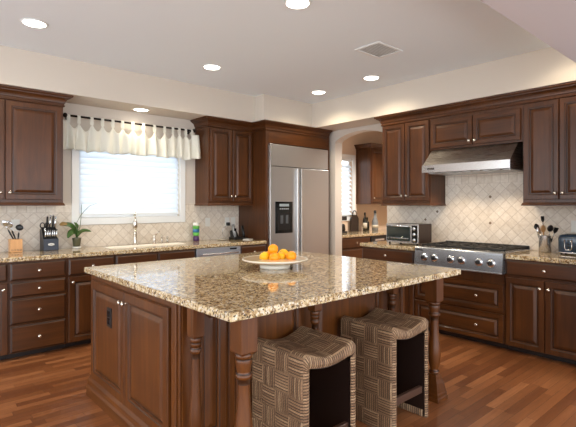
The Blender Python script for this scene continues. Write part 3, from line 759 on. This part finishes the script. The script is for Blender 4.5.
# ------------------------------------------------------------ plate of oranges
PX, PY = 2.134, 2.545
pt = thing('pedestal_plate', 'wide cream pedestal plate holding oranges on the island', 'plate', (PX, PY, .915))
MB().lathe([(.0001,.008),(.095,.008),(.108,.0),(.113,.002),(.113,.024),(.100,.032)], n=40).build('foot', M['porcelain'], pt)
MB().lathe([(.0001,.0305),(.10,.0305),(.15,.036),(.20,.046),(.236,.060)], n=56).build('underside', M['platebeige'], pt)
MB().lathe([(.233,.059),(.243,.061),(.245,.067),(.240,.071),(.230,.067)], n=56).build('rim', M['porcelain'], pt)
MB().lathe([(.232,.0675),(.19,.054),(.15,.045),(.10,.041),(.0001,.041)], n=56).build('dish', M['platebeige'], pt)
rad = .039
dR = Vector((sin(.844), -cos(.844))); dF = Vector((cos(.844), sin(.844)))
OR = [(-.075, -.012, 0, 'yelloworange', 'yellow-orange fruit at the left end of the plate'),
      (-.002, -.060, 0, 'orange', 'orange in the front middle of the plate'),
      (.044, .008, 0, 'yelloworange', 'lighter orange just right of the pile centre'),
      (.120, -.025, 0.006, 'orange', 'deep orange at the right end of the plate'),
      (-.040, .072, 0, 'orange', 'orange hidden at the back bottom of the pile'),
      (-.014, -.008, .056, 'orange', 'orange at the very top of the pile'),
      (.062, .100, .010, 'yelloworange', 'orange at the upper right of the pile')]
for i, (a, c_, lv, mt, lab) in enumerate(OR):
    p = dR*a + dF*c_
    b = MB(); N = 14
    b.lathe([(max(.0001, rad*sin(pi*k/N)), -rad*.96*cos(pi*k/N) - (.003 if k == N else 0)) for k in range(N+1)], n=20)
    o = b.build('orange', M[mt]); o.location = (PX+p.x, PY+p.y, .915+.041+rad+.001+lv); o.rotation_euler = (random.uniform(-.6,.6), random.uniform(-.6,.6), 0)
    tag(o, lab, 'fruit', 'oranges piled on the plate')
    MB().lathe([(.0001,0),(.004,0),(.003,.003),(.0001,.004)], (0,0,rad*.90), n=8).build('stem_end', M['leaf'], o)

# ------------------------------------------------------------ curtain rod and valance
rodY = WY-.085
rod = thing('curtain_rod', 'dark bronze curtain rod with round finials above the sink window', 'curtain rod', (1.40, rodY, 2.335))
MB().tube([(.01,0,0),(1.53,0,0)], .011, 12).build('rod', M['bronze'], rod)
for x in (0.0, 1.54): MB().lathe([(.0001,-.026),(.012,-.024),(.024,-.010),(.026,0),(.022,.012),(.012,.022),(.0001,.024)], (x,0,0), 'x', 16).build('finial', M['bronze'], rod)
for x in (.045, 1.495):
    b = MB(); b.tube([(x,0,-.016),(x,.075,-.016)], .007).lathe([(.0001,.072),(.022,.072),(.022,.0835),(.0001,.0835)], (x,0,-.016), 'y', 16); b.build('bracket', M['bronze'], rod)
va = thing('window_valance', 'ivory tab-top valance hanging in folds over the sink window', 'valance', (1.40, rodY, 2.335))
tabs = [.045, .145, .285, .40, .515, .63, .765, .895, 1.00, 1.11, 1.24, 1.36, 1.48, 1.525]
tabs = [.03, .135, .27, .385, .50, .61, .73, .86, 1.00, 1.13, 1.24, 1.33, 1.42, 1.51]
nx, nz = 280, 14; x0, x1 = -.03, 1.592
vs = []
for i in range(nx+1):
    x = x0+(x1-x0)*i/nx
    k = max([q for q in range(len(tabs)) if tabs[q] <= x], default=None)
    if k is None: sag = 0; ph = 0
    elif k == len(tabs)-1: sag = .25*(x-tabs[-1])/.045; ph = 0; sag *= .0
    else:
        u = (x-tabs[k])/(tabs[k+1]-tabs[k]); sag = sin(pi*u)**.8 * min(.105, .75*(tabs[k+1]-tabs[k])); ph = u
    zt = -.055 - sag
    zb = -.372 + .010*sin(x*21) + .006*sin(x*47+1)
    for j in range(nz+1):
        v = j/nz; fold = (.008+.030*v)*sin(x*2*pi/.115+1.1*sin(x*9)+.6*v) + .010*v*sin(x*61)
        fl_ = (0.02*(x < .02) ) 
        fw_ = max(0, (x-1.42)/.17)
        vs.append((x + .010*v*sin(x*40)*(1-min(1, fw_)), -.016-.012*v-.085*fw_**1.5*(.3+.7*v)+fold, zt+(zb-zt)*v))
fs_ = [(i*(nz+1)+j, (i+1)*(nz+1)+j, (i+1)*(nz+1)+j+1, i*(nz+1)+j+1) for i in range(nx) for j in range(nz)]
b = MB(); b.add(vs, fs_, 0, True); o = b.build('cloth', M['curtain'], va)
md = o.modifiers.new('thickness', 'SOLIDIFY'); md.thickness = .0025
for tx in tabs:
    ring = [(0.0135*cos(a), .0135*sin(a)) for a in [pi*k/10 for k in range(11)]]
    prof = [(-.0155,-.075)] + [(-.0155*cos(a), .0155*sin(a)) for a in [pi*k/10 for k in range(11)]] + [(.0155,-.02),(-.010,-.078)]
    inn = [(-.0125,-.075)] + [(-.0125*cos(a), .0125*sin(a)) for a in [pi*k/10 for k in range(11)]] + [(.0125,-.02),(-.008,-.072)]
    b = MB(); rr0 = [(tx-.017, y, z) for y, z in prof]; rr1 = [(tx+.017, y, z) for y, z in prof]
    ii0 = [(tx-.017, y, z) for y, z in inn]; ii1 = [(tx+.017, y, z) for y, z in inn]
    b.rings([rr0, rr1, ii1, ii0, rr0], closed=False, cap0=False, cap1=False, smooth=False); b.build('tab', M['curtain'], va)

# ------------------------------------------------------------ ceiling lights and vent
def downlight(x, y, z, label, power, r_=.082):
    t = thing('ceiling_light', label, 'ceiling light', (x, y, z-.001), group='recessed ceiling lights')
    MB().lathe([(r_,0),(r_+.018,0),(r_+.016,-.005),(r_+.004,-.007),(r_,-.003),(r_,0)], n=32).build('trim_ring', M['trimwhite'], t)
    MB().lathe([(.0001,-.001),(r_-.001,-.001),(r_-.001,-.004),(.0001,-.0045)], n=32).build('lens', M['lampdisc'], t)
    l = bpy.data.lights.new('lamp_light', 'SPOT'); l.energy = power; l.color = (1, .86, .62); l.spot_size = R(150); l.spot_blend = .7; l.shadow_soft_size = .08
    o = bpy.data.objects.new('lamp_light', l); o.location = (0,0,-.02); o.parent = t; COL.objects.link(o)
P0 = 26
downlight(.87, 4.03, ZC, 'round recessed ceiling light above the left end of the counter', P0)
downlight(2.20, 2.37, ZC, 'round recessed ceiling light directly above the island', P0)
downlight(2.545, 4.067, ZC, 'round recessed ceiling light in front of the window valance', P0)
downlight(4.12, 3.20, ZC, 'round recessed ceiling light nearest the range hood', P0)
downlight(4.14, 4.06, ZC, 'round recessed ceiling light in front of the refrigerator corner', P0)
downlight(2.185, 5.02, ZS, 'recessed light in the soffit right above the valance', 8, .075)
downlight(4.20, 1.25, ZC, 'recessed ceiling light above the right-hand counter', 13)
vt = thing('ceiling_vent', 'square white louvred air vent in the ceiling', 'air vent', (3.43, 2.58, ZC-.001))
b = MB(); a = .185; e = .158; g = .025; e2 = .115; a2 = .142
for q in ((-a,a,-a2,-e2),(-a,a,e2,a2),(-a,-e,-e2,e2),(e,a,-e2,e2)): b.bbox(*q, -.010, 0, .003)
b.build('frame', M['trimwhite'], vt)
MB().box(-e,e,-e2,e2,-.002,0).build('backing', simple('vent_backing_grey', lin(205,205,202), .8), vt)  # plain pale grey sheet behind the louvres
b = MB()
for i in range(9):
    y = -e2+.012+i*.0255; b.prism([(y,-.0085),(y+.0155,-.003),(y+.0165,-.004),(y+.001,-.0095)], 'x', -e, e)
b.build('louvres', M['trimwhite'], vt)

# ------------------------------------------------------------ things on the window wall counter
CT = .915
def outlet(name, label, loc, rz, wide=.075, n=1, mat=None, kind='outlet'):
    t = thing(name, label, kind, loc, rz); hw_ = wide/2
    MB().bbox(-hw_, hw_, -.006, 0, -.058, .058, .002).build('cover_plate', mat or M['whiteplastic'], t)
    for i in range(n):
        x = (i-(n-1)/2)*.046
        MB().bbox(x-.016, x+.016, -.0085, -.0062, -.034, .034, .001).build('rocker' if kind == 'switch' else 'socket', M['whiteplastic'], t)
    return t
outlet('wall_outlet', 'white outlet plate behind the wooden utensil block', (.955, WY-.0105, 1.175), 0)
outlet('wall_outlet', 'white outlet plate next to the green soap bottle', (3.19, WY-.0105, 1.15), 0)
outlet('wall_outlet', 'white outlet plate with a black plug above the telephone', (3.50, WY-.0105, 1.15), 0)
outlet('light_switch', 'white switch plate beside the tall refrigerator panel', (3.60, WY-.0105, 1.15), 0, kind='switch')
o = MB().bbox(-.02,.02,-.05,-.009,-.055,-.01,.004).build('power_plug', M['blackplastic'], None, (3.50, WY-.0105, 1.15)); tag(o, 'black power adapter plugged in above the telephone', 'plug')

def utensil_spoon(parent, p0, p1, head, mat, hm=None, rr=.006):
    """handle from p0 up to p1 with an oval head at the end"""
    p0, p1 = Vector(p0), Vector(p1); d = (p1-p0).normalized()
    b = MB(); b.tube([p0, p0+(p1-p0)*.5, p1], [rr*.8, rr, rr*.7], 8)
    o = b.build('handle', mat, parent)
    return o
ub = thing('utensil_block', 'square light wooden utensil block at the far left of the counter', 'utensil holder', (.935, 5.10, CT))
MB().bbox(-.052,.052,-.052,.052,0,.128,.003).build('block', M['blockwood'], ub)
text('letters', 'O X O O', .022, M['darkwood'], ub, (0,-.0525,.022), (pi/2,0,0))
def utensil(label, base, tip, head, name='cooking_utensil', mat=None, group=None, handle=None, kind='spoon'):
    """one utensil standing in a holder: handle part and head part; base/tip are world points"""
    mat = mat or M['blackplastic']; base, tip = Vector(base), Vector(tip); v = tip-base
    t = thing(name, label, 'utensil', base, group=group)
    hl = .55 if kind != 'ladle' else .6
    MB().tube([(0,0,0), v*.3, v*hl], [.006,.008,.0075], 8).build('handle', handle or mat, t)
    a = v.normalized(); side = a.cross(Vector((.745,-.667,0))).normalized(); wv = Vector((.745,-.667,0)); wv = (wv - a*wv.dot(a)).normalized(); th = a.cross(wv)
    c_ = v; rr = []
    neck = MB().tube([v*hl, v*.82], [.004,.004], 6); neck.build('neck', M['chrome'] if mat != M['spoonwood'] else mat, t)
    L_, Wd = head[0]*1.2, head[1]*1.25; N = 12; b = MB()
    for k in range(N+1):
        s_ = k/N; ww = Wd*max(.08, sin(pi*min(1, .08+s_*.92))**.6) if kind == 'spoon' else (Wd*(.25+.75*min(1, s_*3)) )
        cc = v*.80 + a*L_*s_; ring = []
        for q_ in range(10):
            an = 2*pi*q_/10; ring.append(cc + wv*(ww*cos(an)) + th*(.003*sin(an) + (.35*Wd*(1-(cos(an))**2)*0)) - th*(.3*Wd*sin(pi*s_)*(1-abs(cos(an)))*(1 if kind == 'spoon' else 0)))
        rr.append(ring)
    b.rings(rr); b.build('head', mat, t); return t
SL = M['chrome']
utensil('steel ladle leaning left in the wooden utensil block', (.915,5.09,CT+.129), (.835,5.07,CT+.29), (.055,.030), 'ladle', SL, 'tools in the wooden block', M['blackplastic'])
utensil('steel spoon in the middle of the wooden utensil block', (.935,5.105,CT+.129), (.885,5.10,CT+.27), (.06,.026), 'serving_spoon', SL, 'tools in the wooden block', M['blackplastic'])
utensil('black spatula leaning right in the wooden utensil block', (.955,5.09,CT+.129), (.965,5.08,CT+.235), (.05,.032), 'spatula', M['blackplastic'], 'tools in the wooden block')

kb = thing('knife_block', 'dark slate knife block full of silver-handled knives', 'knife block', (1.240, 5.115, CT))
prof = [(-.075,0),(.07,0),(.085,.20),(.02,.235),(-.045,.13),(-.075,.115)]
MB().prism([(y,z) for y,z in prof], 'x', -.068, .068).build('block', M['blackplastic'], kb)
MB().bbox(-.070,.070,-.084,-.074,0,.118,.003).build('front_plate', M['slate'], kb)
bl = MB(); N = 24
bl.rings([[(.030*cos(2*pi*k/N), -.0842, .062+.013*sin(2*pi*k/N)) for k in range(N)], [(.030*cos(2*pi*k/N), -.0856, .062+.013*sin(2*pi*k/N)) for k in range(N)]]); lo = bl.build('logo_oval', M['whiteplastic'], kb)
text('logo_letters', 'OXO', .016, M['slate'], lo, (0,-.0860,.062), (pi/2,0,0))
for i, x in enumerate((-.048,-.028,-.008,.016,.034,.054)):
    kn = thing('steak_knife', ['leftmost short', 'second short', 'third short', 'fourth short', 'fifth short', 'rightmost short'][i]+' silver-handled knife in the front row of the knife block', 'knife', (1.24+x, 5.115-.055, CT+.125), group='short knives in the front row')
    MB().tube([(0,-.004,0),(0,-.010,.03),(0,-.02,.085)], [.006,.0075,.007], 8).build('handle', M['chrome'], kn)
    MB().lathe([(.0001,0),(.0075,0),(.0075,.006),(.0001,.008)], (0,-.021,.082), n=8).build('end_cap', M['blackplastic'], kn)
for i, x in enumerate((-.02,.008,.034,.056)):
    kn = thing('kitchen_knife', ['leftmost tall', 'second tall', 'third tall', 'rightmost tall'][i]+' dark knife in the back row of the knife block', 'knife', (1.24+x, 5.12, CT+.222), group='tall knives in the back row')
    hh = (.125,.13,.135,.12)[i]
    MB().tube([(0,0,0),(0,-.008,.03),(0,-.03,hh)], [.008,.011,.009], 8).build('handle', [M['blackplastic'], M['chrome']][i % 2], kn)
    MB().lathe([(.0001,0),(.011,0),(.011,.007),(.0001,.010)], (0,-.03,hh-.004), n=10).build('end_cap', M['chrome'], kn)
sc = thing('kitchen_scissors', 'black-handled kitchen scissors in the left slot of the knife block', 'scissors', (1.19, 5.085, CT+.20))
for sx in (-1, 1):
    MB().tube([(sx*.022+.020*cos(a), -.012, .055+.028*sin(a)) for a in [2*pi*k/16 for k in range(17)]], .0055, 6).build('finger_loop', M['blackplastic'], sc)
MB().tube([(0,0,-.02),(0,-.012,.03)], .006, 6).build('blade_root', M['chrome'], sc)

# orchid
oc = thing('potted_orchid', 'potted orchid with drooping green leaves and bare stems by the window', 'plant', (1.505, 5.10, CT))
MB().lathe([(.0001,0),(.036,0),(.043,.004),(.046,.018),(.042,.020),(.0001,.018)], n=28).build('saucer', M['whiteplastic'], oc)
MB().lathe([(.0001,.0205),(.034,.0205),(.036,.024),(.045,.105),(.047,.112),(.043,.112),(.0001,.100)], n=28).build('pot', simple('mottled_green_pot', lin(88,88,66), .25, coat=.5, bump=.6, bscale=60), oc)
MB().lathe([(.0001,.118),(.02,.116),(.040,.108),(.041,.104)], n=20).build('bark', M['moss'], oc)
def leaf(pts, wmax, mat):
    pts = [Vector(p) for p in pts]; N = 14; rr = []
    def bez(t): 
        a = [p.copy() for p in pts]
        while len(a) > 1: a = [a[i].lerp(a[i+1], t) for i in range(len(a)-1)]
        return a[0]
    for k in range(N+1):
        t = k/N; p = bez(t); d = (bez(min(1,t+.02))-bez(max(0,t-.02))).normalized(); s_ = d.cross(Vector((0,0,1))).normalized() if abs(d.z) < .98 else Vector((1,0,0)); s_ = (s_+Vector((.3,-.3,0))).normalized(); n_ = s_.cross(d); s_, n_ = s_*.6+n_*.8, n_*.6-s_*.8
        ww = wmax*max(.04, sin(pi*(.06+.92*t))**.7)
        rr.append([p - s_*ww + n_*ww*.35, p - s_*ww*.5 + n_*ww*.1, p, p + s_*ww*.5+n_*ww*.1, p + s_*ww + n_*ww*.35, p+s_*ww*.5+n_*(ww*.1-.003), p-n_*.003, p-s_*ww*.5+n_*(ww*.1-.003)])
    b = MB(); b.rings(rr); b.build('leaf', mat, oc)
leaf([(0,0,.115),(-.02,0,.26),(-.10,-.02,.27),(-.165,-.03,.25)], .032, M['leaf'])
leaf([(-.10,-.02,.262),(-.13,-.024,.268),(-.16,-.03,.262),(-.175,-.03,.25)], .026, M['leafdry'])
leaf([(0,0,.115),(-.03,-.02,.22),(-.075,-.03,.17),(-.098,-.035,.115)], .036, M['leaf'])
leaf([(0,0,.115),(.02,-.01,.20),(.09,-.02,.19),(.14,-.03,.175)], .026, M['leaf'])
leaf([(0,0,.115),(.03,.0,.15),(.07,.01,.19),(.105,.01,.20)], .022, M['leaf'])
leaf([(0,0,.115),(.015,-.01,.20),(.0,-.02,.24),(-.03,-.02,.28)], .026, M['leaf'])
MB().tube([(0,0,.12),(-.03,-.005,.22),(.03,-.01,.34),(.075,-.012,.40),(.13,-.01,.455),(.20,-.02,.48)], [.0035,.003,.003,.0025,.002,.0015], 6).build('flower_stem', M['stem'], oc)
MB().tube([(.01,0,.12),(.035,-.005,.25),(.045,-.012,.38),(.045,-.014,.47)], [.003,.003,.0025,.002], 6).build('flower_stem', M['leaf'], oc)

# soap bottle, ring dish, telephone
sb = thing('dish_soap_bottle', 'striped green, blue and purple dish soap bottle at the end of the sink', 'bottle', (2.965, 5.12, CT)); sb.scale = (1.2, 1.2, 1.12)
MB().lathe([(.0001,0),(.030,0),(.033,.004),(.033,.035),(.028,.06)], n=20).build('purple_base', M['purple'], sb)
MB().lathe([(.028,.06),(.033,.068),(.035,.10)], n=20).build('lower_band', M['green'], sb)
MB().lathe([(.035,.10),(.035,.138)], n=20).build('middle_band', M['blue'], sb)
MB().lathe([(.035,.138),(.035,.175)], n=20).build('upper_band', M['green'], sb)
MB().lathe([(.035,.175),(.033,.19),(.033,.205),(.028,.21),(.0001,.212)], n=20).build('cap', M['whiteplastic'], sb)
dsh = thing('wire_dish_holder', 'small cream dish with a thin wire post beside the soap bottle', 'dish', (3.33, 5.06, CT))
MB().lathe([(.0001,0),(.05,0),(.075,.010),(.078,.014),(.05,.008),(.0001,.006)], n=28).build('dish', M['porcelain'], dsh)
MB().tube([(0,0,.006),(0,0,.13),(.02,0,.165),(.05,0,.18),(.075,0,.21)], .003, 6).build('wire_post', M['chrome'], dsh)
tp = thing('cordless_phone', 'black and silver cordless telephone standing in its cradle', 'telephone', (3.51, 5.02, CT)); tp.scale = (1.15, 1.15, 1.15)
MB().bbox(-.055,.055,-.06,.06,0,.028,.006).build('cradle', M['blackplastic'], tp)
MB().prism([(-.015,.028),(.045,.028),(.06,.10),(.04,.105)], 'x', -.04, .04).build('backrest', M['blackplastic'], tp)
b = MB(); b.tube([(-.01,-.005,.028),(-.012,.01,.10),(-.014,.03,.175)], [.018,.021,.017], 10); hs = b.build('handset', simple('silver_plastic', lin(160,162,164), .3, metal=.3), tp)
MB().bbox(-.026,.0,-.020,-.010,.10,.13,.001).build('screen', M['blackgloss'], hs)
t2 = thing('answering_machine', 'second black handset beside the cordless telephone', 'telephone', (3.635, 4.99, CT))
MB().bbox(-.04,.035,-.05,.05,0,.022,.005).build('cradle', M['blackplastic'], t2)
MB().tube([(-.005,.0,.022),(-.005,.015,.09),(-.005,.04,.18)], [.017,.019,.015], 10).build('handset', M['blackplastic'], t2)
o = MB().bbox(-.06,.06,-.045,.045,0,.010,.002).build('note_pad', simple('white_paper', lin(236,236,232), .7), None, (3.60, 4.86, CT)); o.rotation_euler = (0,0,.35); tag(o, 'white note pad lying in front of the telephone', 'note pad')

# ------------------------------------------------------------ things on the range wall counter
to = thing('toaster_oven', 'stainless countertop toaster oven with three dials beside the range', 'toaster oven', (4.52, 3.285, CT), RZ)
tw, td, th_ = .44, .29, .242
MB().bbox(0, tw, .012, td, .018, th_, .006).build('housing', simple('dark_brown_steel', lin(64,50,44), .35, metal=.4), to)
MB().bbox(0, tw, 0, .014, .018, th_, .004).build('front_frame', M['steel_l'], to)
dd = MB().bbox(.015, tw-.105, -.010, .0, .04, th_-.035, .003).build('glass_door', simple('smoky_oven_glass', lin(40,48,46), .08, coat=.6), to)
b = MB(); b.tube([(.03,-.032,th_-.026),(tw-.12,-.032,th_-.026)], .007, 8).tube([(.04,0,th_-.026),(.04,-.032,th_-.026)], .005).tube([(tw-.13,0,th_-.026),(tw-.13,-.032,th_-.026)], .005); b.build('handle', M['chrome'], dd)
b = MB()
for i in range(12): b.tube([(.04+i*.022,-.0115,.06),(.04+i*.022,-.0115,.085)], .002, 5)
b.tube([(.03,-.0115,.072),(tw-.12,-.0115,.072)], .0025, 5).build('rack', M['chrome'], dd)
MB().bbox(tw-.085, tw-.012, -.002, 0, .03, th_-.015, .001).build('dial_plate', M['blackgloss'], to)
for z in (.06,.125,.19):
    b = MB(); b.lathe([(.0001,-.002),(.020,-.002),(.018,-.016),(.0001,-.017)], (tw-.048,0,z), 'y', 16).bbox(tw-.051,tw-.045,-.022,-.015,z-.016,z+.016,.001); b.build('dial', M['chrome'], to)
for x in (.03, tw-.03):
    for y in (.03, td-.03): MB().lathe([(.0001,0),(.012,0),(.014,.018),(.0001,.018)], (x,y,0), n=10).build('foot', M['blackplastic'], to)

hx, hy = 4.855, 1.632
uh = thing('utensil_crock', 'round brushed steel utensil holder on the right-hand counter', 'utensil holder', (hx, hy, CT))
MB().lathe([(.0001,0),(.053,0),(.055,.003),(.055,.158),(.0555,.161),(.052,.161),(.052,.006),(.0001,.006)], n=32).build('cylinder', M['steel_l'], uh)
HG = 'cooking utensils in the steel holder'
utensil('long black spatula rising highest in the steel holder', (hx,hy,CT+.02), (hx+.02,hy+.03,CT+.36), (.05,.014), 'spatula', M['blackplastic'], HG, kind='flat')
utensil('black slotted spoon at the left of the steel holder', (hx-.01,hy+.015,CT+.02), (hx-.02,hy+.075,CT+.27), (.05,.022), 'slotted_spoon', M['blackplastic'], HG)
utensil('black ladle leaning furthest left in the steel holder', (hx,hy+.02,CT+.02), (hx-.01,hy+.095,CT+.30), (.012,.009), 'ladle', M['blackplastic'], HG)
utensil('steel spoon in front in the steel holder', (hx-.015,hy,CT+.02), (hx-.03,hy+.045,CT+.22), (.06,.022), 'serving_spoon', M['chrome'], HG)
utensil('wooden spoon in the middle of the steel holder', (hx-.015,hy-.005,CT+.02), (hx-.03,hy+.005,CT+.24), (.06,.020), 'wooden_spoon', M['spoonwood'], HG)
utensil('black serving spoon leaning right in the steel holder', (hx,hy-.015,CT+.02), (hx-.01,hy-.055,CT+.25), (.055,.026), 'serving_spoon', M['blackplastic'], HG)
utensil('black turner leaning furthest right in the steel holder', (hx+.01,hy-.02,CT+.02), (hx+.0,hy-.10,CT+.23), (.05,.018), 'turner', M['blackplastic'], HG, kind='flat')

ts = thing('toaster', 'blue-grey two slice toaster with chrome trim at the right edge', 'toaster', (4.735, 1.487, CT), RZ)
b = MB(); n_ = 24
def rr_(x0,x1,y0,y1,z,r_):
    pts = []
    for (cx_,cy_,a0) in ((x1-r_,y1-r_,0),(x0+r_,y1-r_,pi/2),(x0+r_,y0+r_,pi),(x1-r_,y0+r_,3*pi/2)):
        for k in range(6): a = a0+pi/2*k/5; pts.append((cx_+r_*cos(a), cy_+r_*sin(a), z))
    return pts
b.rings([rr_(.01,.29,.01,.17,.012,.03), rr_(0,.30,0,.18,.022,.04), rr_(0,.30,0,.18,.15,.04), rr_(.006,.294,.006,.174,.172,.04), rr_(.025,.275,.025,.155,.186,.035)]); b.build('shell', M['greyblue'], ts)
b = MB(); b.bbox(.05,.25,.05,.07,.1865,.190,.001).bbox(.05,.25,.11,.13,.1865,.190,.001); b.build('bread_slots', M['blackgloss'], ts)
b = MB(); b.rings([rr_(-.003,.303,-.003,.183,.012,.042), rr_(-.003,.303,-.003,.183,.022,.042)]); b.build('chrome_base', M['chrome'], ts)
b = MB(); b.tube([(.065,-.004,.14),(.065,-.004,.06),(.075,-.004,.045),(.115,-.004,.045),(.125,-.004,.06),(.125,-.004,.14)], .005, 8); b.build('chrome_trim', M['chrome'], ts)
for i, z in enumerate((.13,.10,.07)): MB().lathe([(.0001,.003),(.008,.003),(.008,-.006),(.0001,-.007)], (.095,0,z), 'y', 12).build('button', M['blackplastic'], ts)
for x in (.03,.27):
    for y in (.03,.15): MB().lathe([(.0001,0),(.01,0),(.01,.012),(.0001,.012)], (x,y,0), n=8).build('foot', M['blackplastic'], ts)
outlet('wall_outlet', 'white outlet plate above the toaster', (WX-.0105, 1.395, 1.17), RZ)
for (yy, zz) in ((2.22,1.47),(2.22,1.18),(2.86,1.30),(3.02,1.20)):
    o = MB().prism([(yy,zz-.018),(yy+.018,zz),(yy,zz+.018),(yy-.018,zz)], 'x', WX-.0125, WX-.0102).build('accent_tile', simple('bronze_accent', lin(120,98,74), .4)); 
    tag(o, 'small dark diamond accent tile in the backsplash '+{(2.22,1.47):'below the hood centre',(2.22,1.18):'just above the grates',(2.86,1.30):'left of the hood, upper',(3.02,1.20):'above the toaster oven'}[(yy,zz)], 'accent tile')

# ------------------------------------------------------------ pantry beyond the arch
pc = thing('base_cabinet', 'cherry base cabinet with drawers seen through the arch', 'cabinet', (5.13, FY, 0)); w = .76
cab_box(pc, 0, w, D, 0, ZT, toe=ZB-.004)
drawer(pc, .01, w-.01, .70, .862); drawer(pc, .01, w-.01, .38, .685); drawer(pc, .01, w-.01, ZB+.003, .365)
wc = thing('wine_cooler', 'black and steel undercounter wine cooler seen through the arch', 'wine cooler', (5.893, FY, 0))
MB().box(0,.60,0,.58,.05,.868).build('housing', M['blackplastic'], wc)
MB().bbox(.004,.596,-.03,0,.07,.74,.004).build('door', M['blackgloss'], wc)
MB().bbox(.004,.596,-.03,0,.752,.866,.004).build('control_strip', M['blackgloss'], wc)
MB().bbox(.10,.34,-.033,-.030,.79,.82,.001).build('display', M['steel_l'], wc)
c = thing('base_cabinet', 'cherry cabinet end beyond the wine cooler in the pantry', 'cabinet', (6.497, FY, 0)); cab_box(c, 0, .80, D, 0, ZT, toe=ZB-.004); door(c, .01, .79, ZB+.003, .862)
o = MB().bbox(5.125, 7.295, 4.578, WY-.001, .874, .914, .005).build('countertop', M['granite']); tag(o, 'granite countertop in the pantry behind the arch', 'countertop')
pu = thing('wall_cabinet', 'glossy cherry wall cabinet seen through the arch', 'cabinet', (6.275, UF, 0))
cab_box(pu, 0, 1.02, UD_, Z0, 2.40); door(pu, .02, .50, 1.43, 2.36, .05, 1.50); door(pu, .51, 1.0, 1.43, 2.36, .96, 1.50)
MB().sweep([(0,UD_),(0,0),(1.02,0)], [(0,2.38),(.012,2.38),(.02,2.41),(.05,2.44),(.055,2.455),(0,2.455)]).build('crown_molding', M['wood_h'], pu)
# paddle board, bottles, decanter
pb = thing('paddle_cutting_board', 'dark wooden paddle board with looped handle leaning in the pantry', 'cutting board', (6.155, 5.14, CT))
b = MB(); poly = [(-.10,0),(.10,0),(.10,.22),(.08,.26),(.03,.29),(-.03,.29),(-.08,.26),(-.10,.22)]
b.prism(poly, 'y', 0, .022).build('board', M['darkwood'], pb)
MB().tube([(-.075,.011,.25)]+[(.06*-cos(a), .011, .29+.075*sin(a)) for a in [pi*k/10 for k in range(11)]]+[(.075,.011,.25)], .010, 8).build('loop_handle', M['darkwood'], pb)
def bottle(x, y, label, hh, mat, lab=True):
    t = thing('wine_bottle', label, 'bottle', (x, y, CT), group='bottles on the pantry counter')
    MB().lathe([(.0001,.003),(.034,0),(.038,.005),(.038,hh*.58),(.030,hh*.68),(.015,hh*.76),(.0135,hh*.95),(.015,hh*.955),(.015,hh),(.0001,hh)], n=20).build('glass_body', mat, t)
    if lab: MB().lathe([(.0385,hh*.15),(.0388,hh*.15),(.0388,hh*.45),(.0385,hh*.45)], n=20).build('label', M['label'], t)
    MB().lathe([(.0155,hh*.86),(.0160,hh*.86),(.0160,hh+.002),(.0001,hh+.002)], n=16).build('foil', M['blackplastic'], t)
bottle(6.355, 5.08, 'dark wine bottle with a label next to the paddle board', .33, M['bottlegreen'])
bottle(6.47, 5.12, 'plain dark bottle between the wine bottle and the clear one', .24, M['bottlegreen'], False)
cb = thing('glass_decanter', 'clear glass bottle with a tall dark stopper in the pantry', 'bottle', (6.53, 4.99, CT))
MB().lathe([(.0001,.002),(.050,0),(.056,.006),(.058,.14),(.050,.19),(.022,.25),(.020,.31),(.024,.315),(.0001,.315)], n=24).build('glass_body', simple('pale_grey_glass', lin(128,132,134), .08, coat=.6), cb)
MB().lathe([(.022,.316),(.024,.32),(.024,.36),(.012,.37),(.0001,.37)], n=16).build('stopper', M['blackplastic'], cb)
MB().lathe([(.0585,.06),(.0588,.06),(.0588,.11),(.0585,.11)], n=24).build('label', M['label'], cb)
cf = thing('coffee_maker', 'black appliance half hidden behind the arch jamb', 'appliance', (5.625, 5.02, CT))
MB().bbox(-.08,.08,-.10,.10,0,.03,.006).build('base', M['blackplastic'], cf); MB().bbox(-.08,.08,.02,.10,.03,.27,.008).build('tower', M['blackplastic'], cf); MB().bbox(-.075,.075,-.09,.10,.21,.28,.008).build('head', M['blackplastic'], cf)
MB().lathe([(.0001,.031),(.055,.031),(.065,.05),(.06,.12),(.045,.15),(.0001,.152)], (0,-.035,0), n=18).build('carafe', M['blackgloss'], cf)
outlet('wall_outlet', 'white outlet plate on the peach pantry wall', (6.85, WY-.0005, 1.16), 0)
l = bpy.data.lights.new('pantry_fill', 'SPOT'); l.energy = 170; l.color = (1,.93,.84); l.spot_size = R(140); l.spot_blend = .6; l.shadow_soft_size = .1  # added fill spot that brightens the pantry, no fixture behind it
o = bpy.data.objects.new('pantry_fill', l); o.location = (6.0, 3.8, 2.8); COL.objects.link(o)
